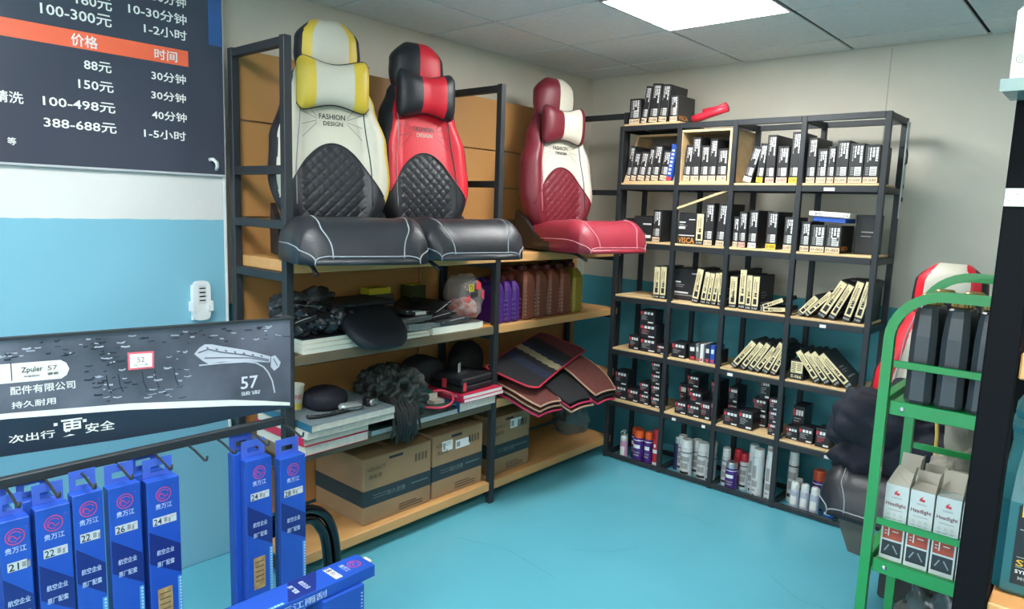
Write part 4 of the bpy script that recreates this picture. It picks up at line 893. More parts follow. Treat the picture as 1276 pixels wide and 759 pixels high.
# ---------------------------------------------------------------- cardboard cartons on the bottom boards
kraft = M('kraft', (146, 118, 86), .8, var=.06, scale=6); kdark = M('kraft_print', (96, 78, 58), .8); band = M('carton_band', (34, 52, 58), .7)
def carton(label, x0, x1, y0, y1, z0, h, stickers):
    t = thing('carton', label, 'box', (x0, y0, z0), group='brown cartons on the bottom board'); w, d = x1 - x0, y1 - y0
    MB().box(0, w, 0, d, 0, h, ch=.003).build('carton_body', kraft, t)
    MB().box(-.0008, w + .0008, -.0008, d + .0008, h * .28, h * .52).build('printed_band', band, t)
    f = plane((w, 0, 0), (0, 1, 0), (0, 0, 1), .0015); p = MB()
    p.text('NERAROT', f, .02, .12, h * .8, h * .86); p.text('高能源', f, .03, .10, h * .68, h * .75)
    for k in range(4): p.rect(f, d - .10 + k * .02, d - .087 + k * .02, h * .74, h * .86)
    p.rect(f, d - .19, d - .05, h * .05, h * .07); p.rect(f, d - .19, d - .05, h * .09, h * .11); p.rect(f, d - .19, d - .09, h * .13, h * .15)
    p.build('carton_print', kdark, t)
    p = MB(); p.text('长久耐磨', f, d * .34, d * .6, h * .36, h * .44); p.rect(f, .05, .14, h * .38, h * .39); p.rect(f, .05, .14, h * .42, h * .43); p.rect(f, d - .12, d - .02, h * .40, h * .42)
    p.build('band_print', M('band_grey', (92, 110, 112), .7), t)
    MB().box(w * .25, w * .75, d * .46, d * .54, h, h + .0012).build('packing_tape', M('tape', (178, 148, 108), .35), t)
    MB().box(w + .0005, w + .003, d * .36, d * .56, h * .91, h * .95, ch=.001).build('handle_slot', inkb, t)
    for a, b, z0_, z1_, m in stickers:
        s = MB().rect(f, a, b, h * z0_, h * z1_, 0); f2 = plane((w, 0, 0), (0, 1, 0), (0, 0, 1), .0022); s.rect(f2, a + .006, a + (b - a) * .3, h * (z0_ + .03), h * (z1_ - .03), 1)
        s.build('sticker', [white, greyp], t)
    return t
carton('brown carton with dark band at the left of the bottom board', .16, .525, -2.285, -1.897, .116, .30, [])
carton('brown carton with two white stickers in the middle of the bottom board', .16, .522, -1.885, -1.545, .116, .31, [(.06, .13, .72, .88, 0), (.15, .25, .7, .84, 0)])
carton('brown carton with one white sticker right of the steel post', .16, .515, -1.475, -1.165, .116, .31, [(.15, .24, .74, .9, 0)])
# ---------------------------------------------------------------- price board on the left wall
pb = thing('price_board', 'large dark price board with white Chinese prices and an orange band', 'sign', (.13, -2.681, 1.602))
boardm = M('dark_board_print', (62, 66, 80), .22, var=.05, scale=1.5, coat=.3)
MB().box(.001, .017, -1.6, 0, 0, .68, ch=.001).build('board_panel', boardm, pb)
MB().box(.0005, .018, -1.6, .0006, -.008, -.0004).box(.0005, .018, .0007, .003, -.008, .68).build('board_edge', M('pale_grey_edge', (178, 182, 186), .5), pb)
fy = plane((.0172, 0, 0), (0, 1, 0), (0, 0, 1), .0006); ff_ = lambda a, b: fy(a + 2.681, b - 1.602); ff2 = lambda a, b: ff_(a, b) + Vector((.0008, 0, 0))
m = MB()
for s, a, b, c, d in [("180元", -3.184, -3.073, 2.135, 2.176), ("100-300元", -3.289, -3.076, 2.081, 2.121), ("10-30分钟", -3.02, -2.817, 2.142, 2.18), ("30分钟", -2.938, -2.817, 2.203, 2.24), ("1-2小时", -2.97, -2.818, 2.086, 2.122),
    ("88元", -3.169, -3.083, 1.927, 1.962), ("150元", -3.189, -3.079, 1.861, 1.896), ("100-498元", -3.296, -3.076, 1.791, 1.826), ("388-688元", -3.297, -3.075, 1.722, 1.757),
    ("精洗", -3.431, -3.35, 1.789, 1.826), ("等", -3.401, -3.377, 1.657, 1.681), ("30分钟", -2.95, -2.826, 1.927, 1.962), ("30分钟", -2.953, -2.828, 1.859, 1.892), ("40分钟", -2.953, -2.827, 1.788, 1.822), ("1-5小时", -2.983, -2.832, 1.719, 1.753)]:
    MB().text(s, ff_, a, b, c, d).build('price_line', white, pb)
ob = MB().rect(ff_, -4.2, -2.815, 1.994, 2.051, 0); ob.text("价格", ff2, -3.205, -3.123, 2.0, 2.041, 1); ob.text("时间", ff2, -2.937, -2.856, 2.003, 2.04, 1)
ob.build('orange_band', [M('orange_band', (240, 104, 70), .4, var=.02), white], pb)
MB().rect(ff_, -2.735, -2.683, 2.09, 2.28).build('blue_gloss', M('blue_gloss', (52, 92, 150), .3), pb)  # bluish gloss at the board's right edge, painted as flat colour
MB().tube([(.018, -.062, .055), (.034, -.055, .056), (.04, -.045, .045), (.036, -.04, .03), (.02, -.036, .018)], .007, 8).build('white_hook', white, pb, smooth=True)

# ---------------------------------------------------------------- remote control in its wall holder
t = thing('remote_control', 'white remote control in a clip holder on the blue wall', 'remote', (.13, -2.792, 1.028))
wp = M('white_plastic', (222, 224, 224), .35, var=.02)
MB().loft([[(x, y * .034, z) for y, z in [(math.copysign(abs(math.cos(q)) ** .5, math.cos(q)) , .078 + .078 * math.copysign(abs(math.sin(q)) ** .35, math.sin(q))) for q in [2 * math.pi * j / 32 for j in range(32)]]] for x in (.012, .03)]).build('remote_body', wp, t)
MB().rect(plane((.0302, 0, 0), (0, 1, 0), (0, 0, 1), .0006), -.016, .016, .065, .14).build('key_panel', M('grey_key_panel', (206, 210, 212), .4), t)
for k in range(4): MB().box(.0312, .034, -.012, .012, .077 + k * .016, .082 + k * .016, ch=.001).build('button', inkb, t)
MB().box(.0005, .011, -.034, .034, .0, .14, ch=.002).build('holder_back', wp, t)
MB().box(.0, .036, -.042, -.036, .035, .075, ch=.001).box(.0, .036, .036, .042, .035, .075, ch=.001).box(.031, .036, -.0355, -.02, .035, .06, ch=.001).box(.031, .036, .02, .0355, .035, .06, ch=.001).build('holder_clip', wp, t)

# ---------------------------------------------------------------- wiper display stand
SX = 1.0
std = thing('display_stand', 'black steel stand with pegs holding the blue wiper boxes', 'stand', (SX, -3.4, 0))
def dz(x0, x1, y0, y1, z0, z1): return MB().box(x0 - SX, x1 - SX, y0 + 3.4, y1 + 3.4, z0, z1, ch=.002)
for y in (-2.925, -3.98): dz(.985, 1.012, y - .014, y + .014, 0, 1.165).build('post', steel, std)
for z0, z1 in ((.832, .856), (.28, .302), (.1, .125)): dz(.988, 1.010, -3.965, -2.94, z0, z1).build('rail', steel, std)
for k, o in enumerate((.0, .035)):
    MB().tube(smooth([(-.05 + 0, .44, .50 - o), (-.06, .52, .503 - o), (-.07, .60, .49 - o), (-.08, .665 - o * .6, .44 - o), (-.085, .70 - o, .36), (-.09, .715 - o, .26), (-.09, .72 - o, .12), (-.09, .725 - o, .012)]), .017, 12).build('curved_leg', M('gloss_black_tube', (16, 18, 22), .12, .2, var=.02), std, smooth=True)
def peg(y, z=.826):
    MB().tube([(.012, y + 3.4, z + .008), (.05, y + 3.4, z + .004), (.105, y + 3.4, z - .008), (.116, y + 3.4, z - .004), (.119, y + 3.4, z + .008)], .0035, 6).build('peg', steel, std, smooth=True)
blue = M('wiper_blue', (34, 78, 178), .38, var=.05, scale=4, coat=.2); blued = M('wiper_dark_blue', (26, 44, 118), .38, var=.04); blues = M('wiper_side_blue', (26, 62, 150), .4, var=.05); skyb = M('wiper_sky_blue', (70, 150, 205), .4); rosep = M('rose_print', (216, 70, 120), .5); paleb = M('pale_blue_print', (186, 200, 230), .5)
kr2 = M('kraft_patch', (190, 156, 100), .7, c2=(150, 120, 78), scale=60); silver = M('silver_sticker', (206, 210, 214), .35, var=.04, scale=40)
def wiper(label, y0, y1, zt, num, L, xf=1.06, patch=False, rz=0, prints=True, tab=True):
    w = y1 - y0; t = thing('wiper_box', label, 'box', (xf, y0, zt), rz, group='blue wiper-blade boxes on the display stand')
    MB().box(-.034, 0, 0, w, -L, 0, ch=.0012).build('carton', blue, t)
    MB().rect(plane((-.034, -.0003, 0), (1, 0, 0), (0, 0, 1), .0004), .001, .033, -L + .002, -.002, 0).build('side_panel', blues, t)
    hp = MB(); xb = -.033; f = plane((xb, 0, 0), (0, 1, 0), (0, 0, 1))     # hang tab with a slot
    for a, b, c, d in ((.004, w - .004, 0.0005, .012), (.004, w * .28, .012, .028), (w * .72, w - .004, .012, .028), (.004, w - .004, .028, .05)): hp.box(xb - .001, xb + .0005, a, b, c, d)
    if tab: hp.build('hang_tab', M('tab_blue', (72, 102, 200), .45), t)
    MB().rect(plane((-.034, 0, .0003), (0, 1, 0), (1, 0, 0), .0), .0, 0, 0, 0) if False else None
    if prints:
        f = plane((0, 0, 0), (0, 1, 0), (0, 0, 1), .0007); g = plane((0, 0, 0), (0, 1, 0), (0, 0, 1), .0014); c = w / 2
        p = MB(); p.poly(f, [(.0015, -.134), (w - .0015, -.19), (w - .0015, -.272), (.0015, -.222)], 0); p.build('dark_band', blued, t)
        p = MB(); p.ring2d(f, c, -.04, .0185, .0022, 0, 28); p.strip(f, [(c + .013 * math.cos(q), -.04 + .012 * math.sin(q)) for q in [R(a) for a in range(20, 300, 20)]], .0016)
        p.strip(f, [(c - .013, -.046), (c - .007, -.036), (c - .001, -.040), (c + .004, -.048), (c + .011, -.042)], .0024); p.ring2d(f, c + .024, -.022, .0016, .0006, 0, 8)
        p.build('round_logo', rosep, t)
        MB().text('贵万江', f, c - .021, c + .021, -.079, -.064).build('brand_text', paleb, t)
        MB().text('航空企业', g, c - .022, c + .022, -.205, -.190).text('原厂配套', g, c - .022, c + .022, -.238, -.223).build('band_text', paleb, t)
        s = MB().rect(f, .012, w - .01, -.122, -.100, 0).text(str(num), g, .014, .034, -.120, -.103, 1); s.rect(g, .04, .048, -.117, -.104, 2).rect(g, .051, .056, -.12, -.107, 2).text('INCH', g, .056, w - .013, -.108, -.103, 2)
        s.build('size_sticker', [silver, inkb, greyp], t)
        p = MB().rect(f, w - .012, w - .001, -L + .02, -.28, 0)
        zz = -.284
        while zz > -L + .03: p.rect(g, w - .008, w - .003, zz - .005, zz, 1); zz -= .009
        p.build('scale_strip', [skyb, paleb], t)
        p = MB(); f3 = plane((-.034, -.0009, 0), (1, 0, 0), (0, 0, 1), .0004); zz = -.02
        while zz > -L + .02: p.rect(f3, .024, .028, zz - .003, zz); p.rect(f3, .010, .012, zz - .002, zz); zz -= .009
        p.build('side_dots', M('side_dot_blue', (96, 126, 204), .5), t)
        if patch:
            p = MB().rect(f, .018, w * .68, -.40, -.30, 0)
            for k in range(5): p.rect(g, .022, w * .62, -.313 - k * .015, -.316 - k * .015, 1)
            p.build('kraft_patch', [kr2, kdark], t)
    return t
WX = [(-3.678, -3.618, .773, 21, .58, 'leftmost blue wiper box hanging, partly out of view, with a 21 sticker'),
      (-3.607, -3.535, .780, 22, .60, 'blue wiper box with a 22 sticker, second from left on the pegs'),
      (-3.530, -3.464, .792, 22, .60, 'blue wiper box with a 22 sticker, third from left on the pegs'),
      (-3.452, -3.377, .787, 26, .66, 'blue wiper box with a 26 sticker on the display stand'),
      (-3.362, -3.28, .778, 24, .62, 'blue wiper box with a 24 sticker right of the 26 box'),
      (-3.092, -3.012, .765, 24, .62, 'blue wiper box with a 24 sticker and kraft patch, second from right'),
      (-2.985, -2.9, .744, 28, .70, 'blue wiper box with a 28 sticker, rightmost on the pegs')]
for k, (a, b, zt, n, L, lb) in enumerate(WX):
    wiper(lb, a, b, zt, n, L, patch=k in (4, 5)); peg((a + b) / 2)
for k, lb in ((0, 'leftmost'), (1, 'second from left'), (4, '24'), (5, 'kraft-patched')):
    a, b, zt, n, L, _ = WX[k]; s = .022 if k != 5 else .018
    wiper(f'blue wiper box hanging hidden behind the {lb} front one', a - s, b - s, zt + .014, n, L - .03, xf=1.06 - .0365, prints=False)
for y in (-3.23, -3.15): peg(y)
# lower row seen at the bottom edge, and the box lying across it
for k, (y, n) in enumerate(((-2.975, 18), (-3.09, 19), (-3.2, 20))):
    pass
t2 = wiper('blue wiper box lying flat with its end pointing at the floor mats', 0, .088, 0, 18, .66, patch=False, tab=False)
t2.matrix_world = Matrix.Translation((1.30, -2.885, .50)) @ Matrix(((0, 1, 0), (0, 0, 1), (1, 0, 0))).to_4x4()
MB().text('贵万江雨刮', plane((.0, .0885, 0), (0, 0, 1), (1, 0, 0), .0015), -.33, -.16, -.028, -.008).build('side_text', paleb, t2)
MB().box(-.03, -.006, .02, .05, .0002, .02, ch=.004).build('white_tip', whitel, t2)
def lowbox(label, x0, x1, y0, y1, z1, tabbed):
    t = thing('wiper_box', label, 'box', (x0, y0, z1), group='blue wiper-blade boxes on the display stand')
    MB().box(0, x1 - x0, 0, y1 - y0, -z1 + .0005, 0, ch=.0015).build('carton', blue, t)
    p = MB(); f = plane((x1 - x0, 0, 0), (0, 1, 0), (0, 0, 1), .0007); w = y1 - y0
    zz = -.02
    while zz > -.42: p.rect(f, w - .012, w - .006, zz - .004, zz); zz -= .01
    p.build('side_dots', paleb, t)
lowbox('blue wiper box standing under the lying one, nearer the camera', 1.305, 1.385, -3.30, -3.12, .465, 0)
lowbox('blue wiper box standing under the far end of the lying one', 1.31, 1.4, -3.06, -2.93, .465, 0)

# ---------------------------------------------------------------- banner leaning on the stand
UB = Vector((-.1835, -.983, 0)); ban = thing('banner_sign', 'long dark wiper banner with water drops, white wave and Chinese slogan', 'sign', (1.006, -2.92, 1.155))
def bp_(u, v, lift=0.0): return Vector((UB.x * u, UB.y * u, -v)) + Vector((.983, -.1835, 0)) * (.012 + lift)
bl = [(.0, .0), (1.25, 0), (1.25, .286), (.70, .2857), (.4637, .288), (.2732, .2848), (.1606, .2771), (.033, .272), (0, .27)]
m = MB(); n = len(bl); m.v = [tuple(bp_(u, v, 0)) for u, v in bl] + [tuple(bp_(u, v, -.011)) for u, v in bl]; m.f = [tuple(range(n)), tuple(range(n, 2 * n))[::-1]] + [(i, n + i, n + (i + 1) % n, (i + 1) % n) for i in range(n)]; m.m = [0] * len(m.f)
rain = M('banner_rain_print', (94, 96, 108), .3, var=.35, scale=5, coat=.2)
m.build('banner_panel', rain, ban)
bf = lambda u, v: bp_(u, v, .0008); bg = lambda u, v: bp_(u, v, .0016); bh = lambda u, v: bp_(u, v, .0024)
btx = lambda mb, s, uL, uR, vB, vT, mi=0, fn=bg: mb.text(s, fn, uL, uR, vB, vT, mi)
top = [(.003, .2543), (.08, .238), (.17, .222), (.2669, .2108), (.4354, .1929), (.6963, .1786), (1.25, .168)]; bot = [(.0033, .2640), (.08, .252), (.17, .240), (.2674, .2294), (.4361, .2105), (.697, .1927), (1.25, .182)]
m = MB()
for i in range(len(top) - 1): m.add([tuple(bf(*q)) for q in (top[i], top[i + 1], bot[i + 1], bot[i])], [(0, 1, 2, 3)], 0)
m.build('white_wave', M('wave_white', (224, 226, 216), .4), ban)
low = [(.0033, .2695), (.033, .2715), (.1606, .2765), (.2732, .2842), (.4637, .2874), (.7, .2851), (1.25, .2855)]
m = MB()
for i in range(len(bot) - 1): m.add([tuple(bf(*q)) for q in (bot[i], bot[i + 1], low[i + 1], low[i])], [(0, 1, 2, 3)], 0)
m.build('dark_lower_field', M('banner_navy', (34, 44, 60), .35), ban)
m = MB(); m.poly(bf, [(.575 + .01, .0585), (1.1, .05), (1.1, .099), (.585, .1062), (.573, .098), (.567, .083), (.573, .067)][::1], 0)
btx(m, 'Zpuler', .6664, .6223, .0858, .0687, 1); btx(m, '57', .6129, .5921, .082, .07, 2); btx(m, '骏宙', .6135, .5905, .0943, .0869, 1); btx(m, '中国雨刮', .662, .63, .0945, .0895, 1); m.strip(bg, [(.686, .055), (.686, .1)], .002, 1)
m.build('logo_pill', [M('pill_white', (226, 224, 216), .4), inkb, M('grey_orange', (130, 110, 96), .5)], ban)
m = MB()
for q in (('配件有限公司', .6908, .5563, .135, .1139), ('持久耐用', .6902, .5994, .1695, .152), ('次出行', .7004, .6051, .2553, .2349), ('更', .5924, .5431, .2583, .2134), ('安全', .5396, .4728, .2569, .2312)): btx(MB(), *q).build('slogan_line', white, ban)
for u in (.6028, .5399):
    for s in (-1, 1): m.strip(bg, [(u - .004 * s, .2197), (u + .004 * s, .2257)], .003)
    m.strip(bg, [(u, .219), (u, .2264)], .003)
m.build('quote_mark', white, ban)
m = MB().poly(bg, [(.4359, .055), (.3725, .057), (.3741, .1034), (.4358, .1028)][::-1], 0).poly(bh, [(.431, .060), (.3775, .062), (.379, .0985), (.431, .098)][::-1], 1)
m.text('52', lambda u, v: bp_(u, v, .003), .414, .396, .084, .070, 2); m.text('元一支', lambda u, v: bp_(u, v, .003), .424, .386, .095, .087, 2); m.build('price_sticker', [M('sticker_red', (222, 96, 110), .5), white, M('sticker_ink', (130, 128, 122), .6)], ban)
wg = M('wiper_print_grey', (188, 190, 200), .4); wgd = M('wiper_print_dark', (104, 106, 120), .4)
m = MB(); m.poly(bf, [(.2716, .076), (.258, .060), (.2435, .0514), (.225, .053), (.1919, .0626), (.13, .079), (.0598, .1051), (.062, .123), (.13, .113), (.20, .106), (.235, .108), (.25, .098)], 0)
m.poly(bf, [(.058, .106), (.046, .103), (.03, .126), (.035, .14), (.05, .15), (.06, .137)], 0)
m.strip(bg, [(.2599, .1096), (.2, .1096), (.1325, .113), (.1025, .12), (.0805, .135), (.0675, .1534), (.056, .18), (.0492, .2176)], .004, 0)
m.strip(bg, [(.262, .074), (.235, .066), (.2, .078), (.13, .094), (.065, .115)], .004, 1); m.strip(bg, [(.245, .09), (.2, .094), (.12, .103), (.065, .119)], .003, 1)
for k in range(7): u = .24 - k * .025; v = .06 + (.24 - u) * .26; m.strip(bh, [(u, v), (u - .006, v + .004)], .004, 1)
m.strip(bh, [(.052, .112), (.04, .136)], .003, 1)
m.build('wiper_picture', [wg, wgd], ban)
m = MB(); btx(m, '57', .1476, .0983, .1943, .157); btx(m, '骏宙', .1479, .0921, .2136, .2016); m.build('model_text', M('text_grey', (206, 208, 214), .4), ban)
m = MB(); rnd = random.Random(11)
drop = [[], []]
for k in range(620):
    u = rnd.uniform(.01, 1.2); v = rnd.uniform(.008, .2); s = rnd.uniform(.002, .011)
    if v > interp(top, u) - .012 if u > .01 else True: continue
    if .54 < u and .05 < v < .175: continue
    if .36 < u < .445 and .05 < v < .11: continue
    if u < .29 and .05 < v < .22: continue
    j = rnd.random(); m.strip(bf, [(u - s, v + rnd.uniform(-.002, .002)), (u, v + rnd.uniform(.0, .003)), (u + s, v)], rnd.uniform(.0015, .0045), 0 if j < .42 else 1)
for k in range(5):
    u = .33 + k * .04 + rnd.uniform(-.01, .01); v = .11; m.strip(bf, [(u, v), (u - .003, v + .03), (u - .010, v + .05)], .0025, 1)
o = m.build('drop_print', [M('drop_light', (168, 170, 182), .3), M('drop_dark', (36, 38, 48), .3)], ban, kind='stuff')
m = MB()
for u0, u1, v0, v1 in ((0, 1.25, -.008, -.0005), (-.008, -.0003, -.008, .27)):
    m.v += [tuple(bp_(u, v, l)) for l in (-.012, .004) for v in (v0, v1) for u in (u0, u1)]; b = len(m.v) - 8
    m.f += [tuple(b + i for i in q) for q in ((0, 2, 3, 1), (4, 5, 7, 6), (0, 1, 5, 4), (2, 6, 7, 3), (0, 4, 6, 2), (1, 3, 7, 5))]; m.m += [0] * 6
m.build('black_border', steel, ban)

# ---------------------------------------------------------------- green trolley
green = M('green_paint', (18, 142, 68), .32, var=.05, scale=6, coat=.2); tr = thing('green_trolley', 'green steel trolley with rounded hoop rails holding jugs and headlight boxes', 'trolley', (2.65, -1.95, 0)); TL_ = Vector((2.65, -1.95, 0))
def tb(x0, x1, y0, y1, z0, z1, ch=.0015): return MB().box(x0 - TL_.x, x1 - TL_.x, y0 - TL_.y, y1 - TL_.y, z0, z1, ch=ch)
def hoop(y, zt):
    pts = []; xa, xb, r = 2.452, 2.97, .115
    pts = [(xa, 0), (xa, .3), (xa, .7), (xa, 1.0), (xa, zt - r)] + [(xa + r - r * math.cos(R(a)), zt - r + r * math.sin(R(a))) for a in range(10, 91, 10)] + [(xb - r, zt)] + [(xb - r + r * math.sin(R(a)), zt - r + r * math.cos(R(a))) for a in range(10, 91, 10)] + [(xb, .5), (xb, 0)]
    mb = MB(); rings = []; w, t_ = .024, .022
    for i, (x, z) in enumerate(pts):
        a = Vector(pts[min(i + 1, len(pts) - 1)]) - Vector(pts[max(0, i - 1)]); a.normalize(); nx_, nz_ = a.y, -a.x
        rings.append([(x + nx_ * s * w / 2 - TL_.x, y + q * t_ / 2 - TL_.y, z + nz_ * s * w / 2) for s, q in ((-1, -1), (1, -1), (1, 1), (-1, 1))])
    mb.loft(rings); mb.build('hoop_frame', green, tr)
hoop(-2.10, 1.333); hoop(-1.76, 1.362)
for z in (.63, 1.055, .2):
    tb(2.47, 2.952, -2.088, -1.775, z - .004, z).build('shelf_tray', green, tr)
    tb(2.468, 2.954, -2.099, -2.09, z - .032, z + .004).build('front_lip', green, tr)
    tb(2.468, 2.954, -1.773, -1.765, z - .032, z + .004).build('rear_lip', green, tr)
    for x in (2.452, 2.97): tb(x - .012, x + .012, -2.088, -1.772, z - .03, z + .012).build('side_lip', green, tr)
    for x in (2.497, 2.93): MB().lathe([(.006, 0), (.0058, -.002), (.003, -.004), (.001, -.004)], (x - TL_.x, -2.0995 - TL_.y, z - .014), n=12, ax='y').build('bolt', metal, tr)
for z in (.74, 1.155): tb(2.468, 2.954, -2.108, -2.100, z - .009, z + .009).build('guard_bar', green, tr)
for z in (.86, 1.155): tb(2.468, 2.954, -1.764, -1.756, z - .009, z + .009).build('guard_bar', green, tr)
jb = M('slate_jug', (58, 64, 70), .33, var=.04); gold = M('gold_cap', (150, 122, 62), .4, .4, var=.1)
k = 0
for row, y in enumerate((-2.082, -1.925)):
    for i in range(6):
        x = 2.521 + i * .0672
        jug(f"dark slate oil jug with gold cap, {ORD[i]} in the {('front', 'rear')[row]} row on the green trolley", (x, y, 1.0555), .061, .148, .29, jb, gold, 0, group='slate jugs on the green trolley', capr=.0235, slim=True)
# headlight boxes
hbm = M('headlight_card', (206, 212, 210), .4, var=.03); hin = M('flap_inside', (178, 170, 156), .7, var=.05); redpic = M('red_picture', (178, 74, 52), .5, var=.2, scale=40); darkpic = M('dark_picture', (36, 44, 50), .4)
def hbox(label, x, y, flap):
    w, h, d = .0535, .205, .055; t = thing('headlight_box', label, 'box', (x, y, .6305), group='headlight bulb boxes on the trolley')
    m = MB().add([(0, 0, 0), (w, 0, 0), (w, d, 0), (0, d, 0), (0, 0, h), (w, 0, h), (w, d, h), (0, d, h)], [(0, 3, 2, 1), (0, 1, 5, 4), (1, 2, 6, 5), (2, 3, 7, 6), (3, 0, 4, 7), (4, 5, 6, 7)]); m.build('carton', hbm, t)
    f = plane((0, 0, 0), (1, 0, 0), (0, 0, 1), .0007); g = plane((0, 0, 0), (1, 0, 0), (0, 0, 1), .0014)
    p = MB(); p.rect(f, .004, w - .004, .057, .098, 0); p.rect(f, .004, w - .004, .012, .052, 1); p.rect(g, .016, .019, .066, .092, 2); p.rect(g, .026, .04, .079, .081, 2); p.rect(g, .008, .014, .07, .072, 2); p.rect(g, .008, .014, .078, .080, 2)
    p.strip(g, [(.012, .024), (.021, .042)], .003, 3); p.strip(g, [(.03, .042), (.042, .022)], .003, 3)
    p.build('bulb_picture', [redpic, darkpic, white, M('bulb_grey', (150, 156, 156), .4)], t)
    p = MB(); p.text('Headlight', f, .004, w - .004, .145, .158, 0); p.text('YENO', f, .014, .038, .168, .173, 1); p.poly(f, [(.02, .180), (.032, .178), (.034, .184), (.026, .186), (.03, .193), (.022, .187)], 2)
    p.rect(f, .01, .043, .137, .1385, 1); 
    for k in range(3): p.ring2d(f, .012 + k * .014, .124, .003, .0008, 1, 8); p.rect(f, .008 + k * .014, .016 + k * .014, .113, .1145, 1)
    p.build('front_print', [M('maroon_ink', (120, 40, 50), .5), greyp, redp], t)
    m = MB(); e = .0008
    if flap == 0: m.add([(0, 0, h), (w, 0, h), (w * .95, .03, h + .03), (w * .3, .045, h + .042), (.012, .03, h + .032)], [(0, 1, 2, 3, 4)]); m.add([(w, 0, h), (w, d, h), (w + .006, d * .9, h + .045), (w + .006, d * .4, h + .05)], [(0, 1, 2, 3)])
    if flap == 1: m.add([(0, 0, h), (w, 0, h), (w - .004, .04, h + .012), (.004, .04, h + .012)], [(0, 1, 2, 3)]); m.add([(w, 0, h), (w, d, h), (w + .004, d * .8, h + .045), (w + .003, d * .3, h + .038)], [(0, 1, 2, 3)]); m.add([(0, d, h), (w, d, h), (w, d + .01, h + .035), (0, d + .01, h + .035)], [(0, 1, 2, 3)])
    if flap == 2: m.add([(w, 0, h), (w, d, h), (w + .004, d * .9, h + .06), (w + .003, d * .2, h + .055)], [(0, 1, 2, 3)]); m.add([(0, d, h), (w, d, h), (w, d + .014, h + .05), (0, d + .014, h + .05)], [(0, 1, 2, 3)])
    o = m.build('open_flap', hin, t); sm = o.modifiers.new('thickness', 'SOLIDIFY'); sm.thickness = .0008
    return t
for i in range(7): hbox(f'white headlight bulb box with open flaps, {ORD[i]} in the front row on the trolley', 2.476 + i * .0575, -2.075, (0, 1, 2, 1, 2, 1, 0)[i])
for i in range(7): hbox(f'white headlight bulb box, {ORD[i]} in the hidden second row on the trolley', 2.479 + i * .0575, -2.005, (2, 1, 1, 2, 1, 2, 1)[i])
blob('plastic_sack', 'dark grey plastic-wrapped bundle on the lowest trolley tray', 'bag', (2.66, -1.93, .2015), (.16, .12, .2), M('grey_sack_film', (88, 92, 92), .2, var=.3, scale=14, bump=.5, bscale=30), .4, 9, 70, n=110, ridged=2)

# ---------------------------------------------------------------- foreground rack at the right
fg = thing('foreground_rack', 'black steel rack post with MDF shelves at the right edge', 'rack', (2.9, -2.85, 0)); FL = Vector((2.9, -2.85, 0))
def fb_(x0, x1, y0, y1, z0, z1, ch=.002): return MB().box(x0 - FL.x, x1 - FL.x, y0 - FL.y, y1 - FL.y, z0, z1, ch=ch)
fblack = M('foreground_black', (8, 9, 13), .7, var=.05); fblack.node_tree.nodes['Principled BSDF'].inputs['Specular IOR Level'].default_value = .12
for x, y in ((2.775, -2.95), (2.775, -2.60), (3.5, -2.95), (3.5, -2.60)): fb_(x - .0185, x + .0185, y - .0185, y + .0185, 0, 2.2).build('post', fblack, fg)
for z0, z1 in ((1.318, 1.352), (.982, 1.016), (.5, .53), (1.8, 1.83)):
    fb_(2.795, 3.48, -2.965, -2.60, z0, z1).build('shelf_board', M('fg_wood', (206, 150, 92), .5, var=.1, scale=4, stretch=(.6, 3, 3)), fg)
    fb_(2.757, 2.793, -2.93, -2.62, z0, z1 - .004).build('side_rail', fblack, fg)
tg = M('teal_jug', (26, 92, 98), .3, var=.05, scale=4, coat=.2)
t = thing('teal_jug', 'large teal oil jug with dark gold-lettered label on the right-hand rack', 'jug', (2.79, -2.925, 1.0165), R(4))
rings = []
for z, y0, x0, x1 in ((0, .006, .006, .20), (.006, 0, 0, .21), (.13, 0, 0, .21), (.165, .006, .002, .2), (.20, .02, .006, .17), (.215, .028, .004, .15), (.225, .022, .002, .145), (.235, .03, .006, .14), (.245, .025, .004, .13), (.262, .04, .012, .115), (.275, .05, .03, .10)):
    rings.append([(x, y, z) for x, y in ((x0, y0 + .012), (x0 + .012, y0), (x1 - .012, y0), (x1, y0 + .012), (x1, .1), (x1 - .012, .112), (x0 + .012, .112), (x0, .1))])
MB().loft(rings).build('jug_body', tg, t)
MB().tube([(.1, .02, .24), (.07, .016, .215), (.045, .01, .18), (.03, .004, .15)], .008, 8).build('handle_ridge', tg, t, smooth=True)
MB().lathe([(.022, .275), (.024, .28), (.024, .30), (.02, .303), (.001, .303)], (.07, .075, 0), n=20).build('cap', fblack, t)
f = plane((0, 0, 0), (1, 0, 0), (0, 0, 1), .001); g = plane((0, 0, 0), (1, 0, 0), (0, 0, 1), .0018)
goldp = M('gold_print', (214, 168, 60), .35, .4)
p = MB().poly(f, [(.022, .018), (.19, .018), (.19, .138), (.034, .138), (.022, .126)], 0)
p.rect(g, .026, .19, .094, .0955, 3).rect(g, .026, .19, .056, .057, 3).rect(g, .026, .19, .042, .043, 3)
p.rect(g, .026, .032, .112, .132, 1).ring2d(g, .045, .12, .009, .003, 2, 16).rect(g, .034, .06, .132, .134, 2).text('A', g, .034, .052, .062, .084, 1).text('SP 5', g, .026, .06, .044, .053, 1).text('SYNTHETIC', g, .026, .07, .034, .039, 2).text('MOTOR OIL', g, .03, .07, .025, .030, 3)
p.build('jug_label', [M('label_black', (20, 20, 22), .3), goldp, white, greyp], t)
t = thing('oil_bottle', 'dark purple oil bottle on the upper right-hand shelf', 'bottle', (2.80, -2.93, 1.3525), 0)
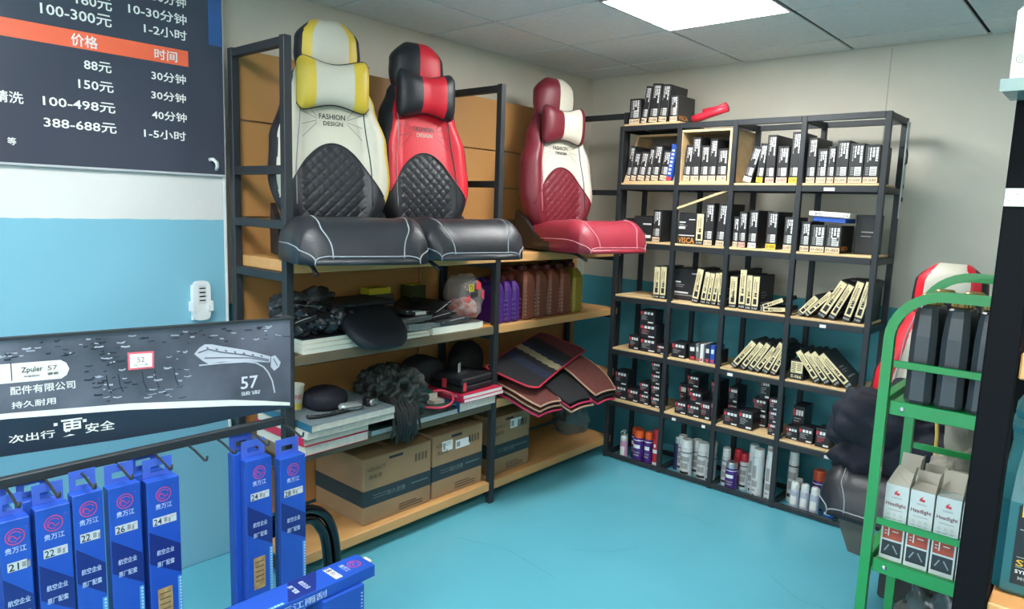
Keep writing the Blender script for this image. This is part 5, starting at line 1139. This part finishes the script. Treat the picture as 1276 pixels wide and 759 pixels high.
MB().loft([[(x0, .0, z), (x1, 0, z), (x1, .1, z), (x0, .1, z)] for z, x0, x1 in ((0, .004, .15), (.006, 0, .155), (.15, 0, .155), (.19, .01, .14), (.215, .035, .10))]).build('bottle_body', M('purple_dark_plastic', (48, 26, 72), .3), t)
MB().lathe([(.02, .215), (.021, .22), (.02, .24), (.001, .242)], (.068, .05, 0), n=18).build('cap', fblack, t)
MB().rect(plane((0, 0, 0), (1, 0, 0), (0, 0, 1), .001), .012, .14, .03, .14).build('bottle_label', M('violet_label', (150, 130, 180), .4), t)
MB().box(2.80, 3.1, -2.93, -2.66, .531, .985, ch=.004).build('carton', kraft, None, label='brown carton under the right-hand MDF shelf', category='box')
t = thing('white_strip', 'white perforated strip stuck across the black foreground post', 'strip', (2.776, -2.9692, 1.545)); MB().box(-.0187, .03, -.0015, 0, -.011, .011).build('strip_plate', M('strip_cream', (226, 224, 206), .6), t)
m = MB()
for k in range(6): m.ring2d(plane((0, -.0016, 0), (1, 0, 0), (0, 0, 1), .0004), -.014 + k * .008, (-.004, .004)[k % 2], .001, .0008, 0, 8)
m.build('hole', greyp, t)
t = thing('clip_tray', 'small clear grey tray fixed to the post at upper right', 'tray', (2.774, -3.0, 1.668))
MB().box(-.025, .08, -.05, .03, -.006, 0, ch=.002).box(-.025, .08, -.052, -.0505, -.006, .008).build('tray_plate', M('clear_grey', (130, 150, 146), .2, alpha=.8), t)
t = thing('leaflet_pack', 'upright white leaflet pack with line drawings on the small grey tray', 'pack', (2.769, -3.02, 1.6685))
MB().add([(-.016, 0, 0), (.07, 0, 0), (.07, .03, 0), (-.016, .03, 0), (-.016, 0, .088), (.07, 0, .12), (.07, .03, .12), (-.016, .03, .088), (.0, 0, .103), (.0, .03, .103)], [(0, 3, 2, 1), (0, 1, 5, 8, 4), (1, 2, 6, 5), (2, 3, 7, 9, 6), (3, 0, 4, 7), (4, 8, 9, 7), (8, 5, 6, 9)]).build('pack_body', M('leaflet_white', (186, 190, 182), .3), t)
p = MB(); f = plane((0, 0, 0), (1, 0, 0), (0, 0, 1), .0008); p.ring2d(f, -.007, .034, .0045, .0008, 0, 16).ring2d(f, -.007, .034, .002, .0006, 0, 10)
for k in range(9): p.rect(f, .003, .02, .035 + k * .005, .0362 + k * .005)
for k in range(4): p.rect(f, -.013, -.0125 + k * .004, .004 + k * .002, .0045 + k * .002); p.rect(f, .002, .02, .006 + k * .004, .0065 + k * .004)
p.build('line_drawing', M('green_grey_ink', (110, 124, 112), .6), t)
t = thing('wall_pole', 'narrow white printed strip hanging at the right end of the back shelving', 'strip', (2.03, -.30, 1.52)); MB().box(0, .006, -.02, .02, 0, .45, ch=.001).build('strip_plate', M('strip_grey', (190, 192, 188), .5), t)
MB().rect(plane((.0062, -.02, 0), (0, 1, 0), (0, 0, 1), .0008), .004, .036, .08, .1).rect(plane((.0062, -.02, 0), (0, 1, 0), (0, 0, 1), .0008), .012, .028, .14, .16).build('strip_print', inkb, t)
MB().tube([(-.02, 0, .33), (.0, -.0, .34), (.012, -.01, .30), (.012, -.01, .26), (-.01, 0, .24)], .004, 6).build('black_clip', plastic, t, smooth=True)
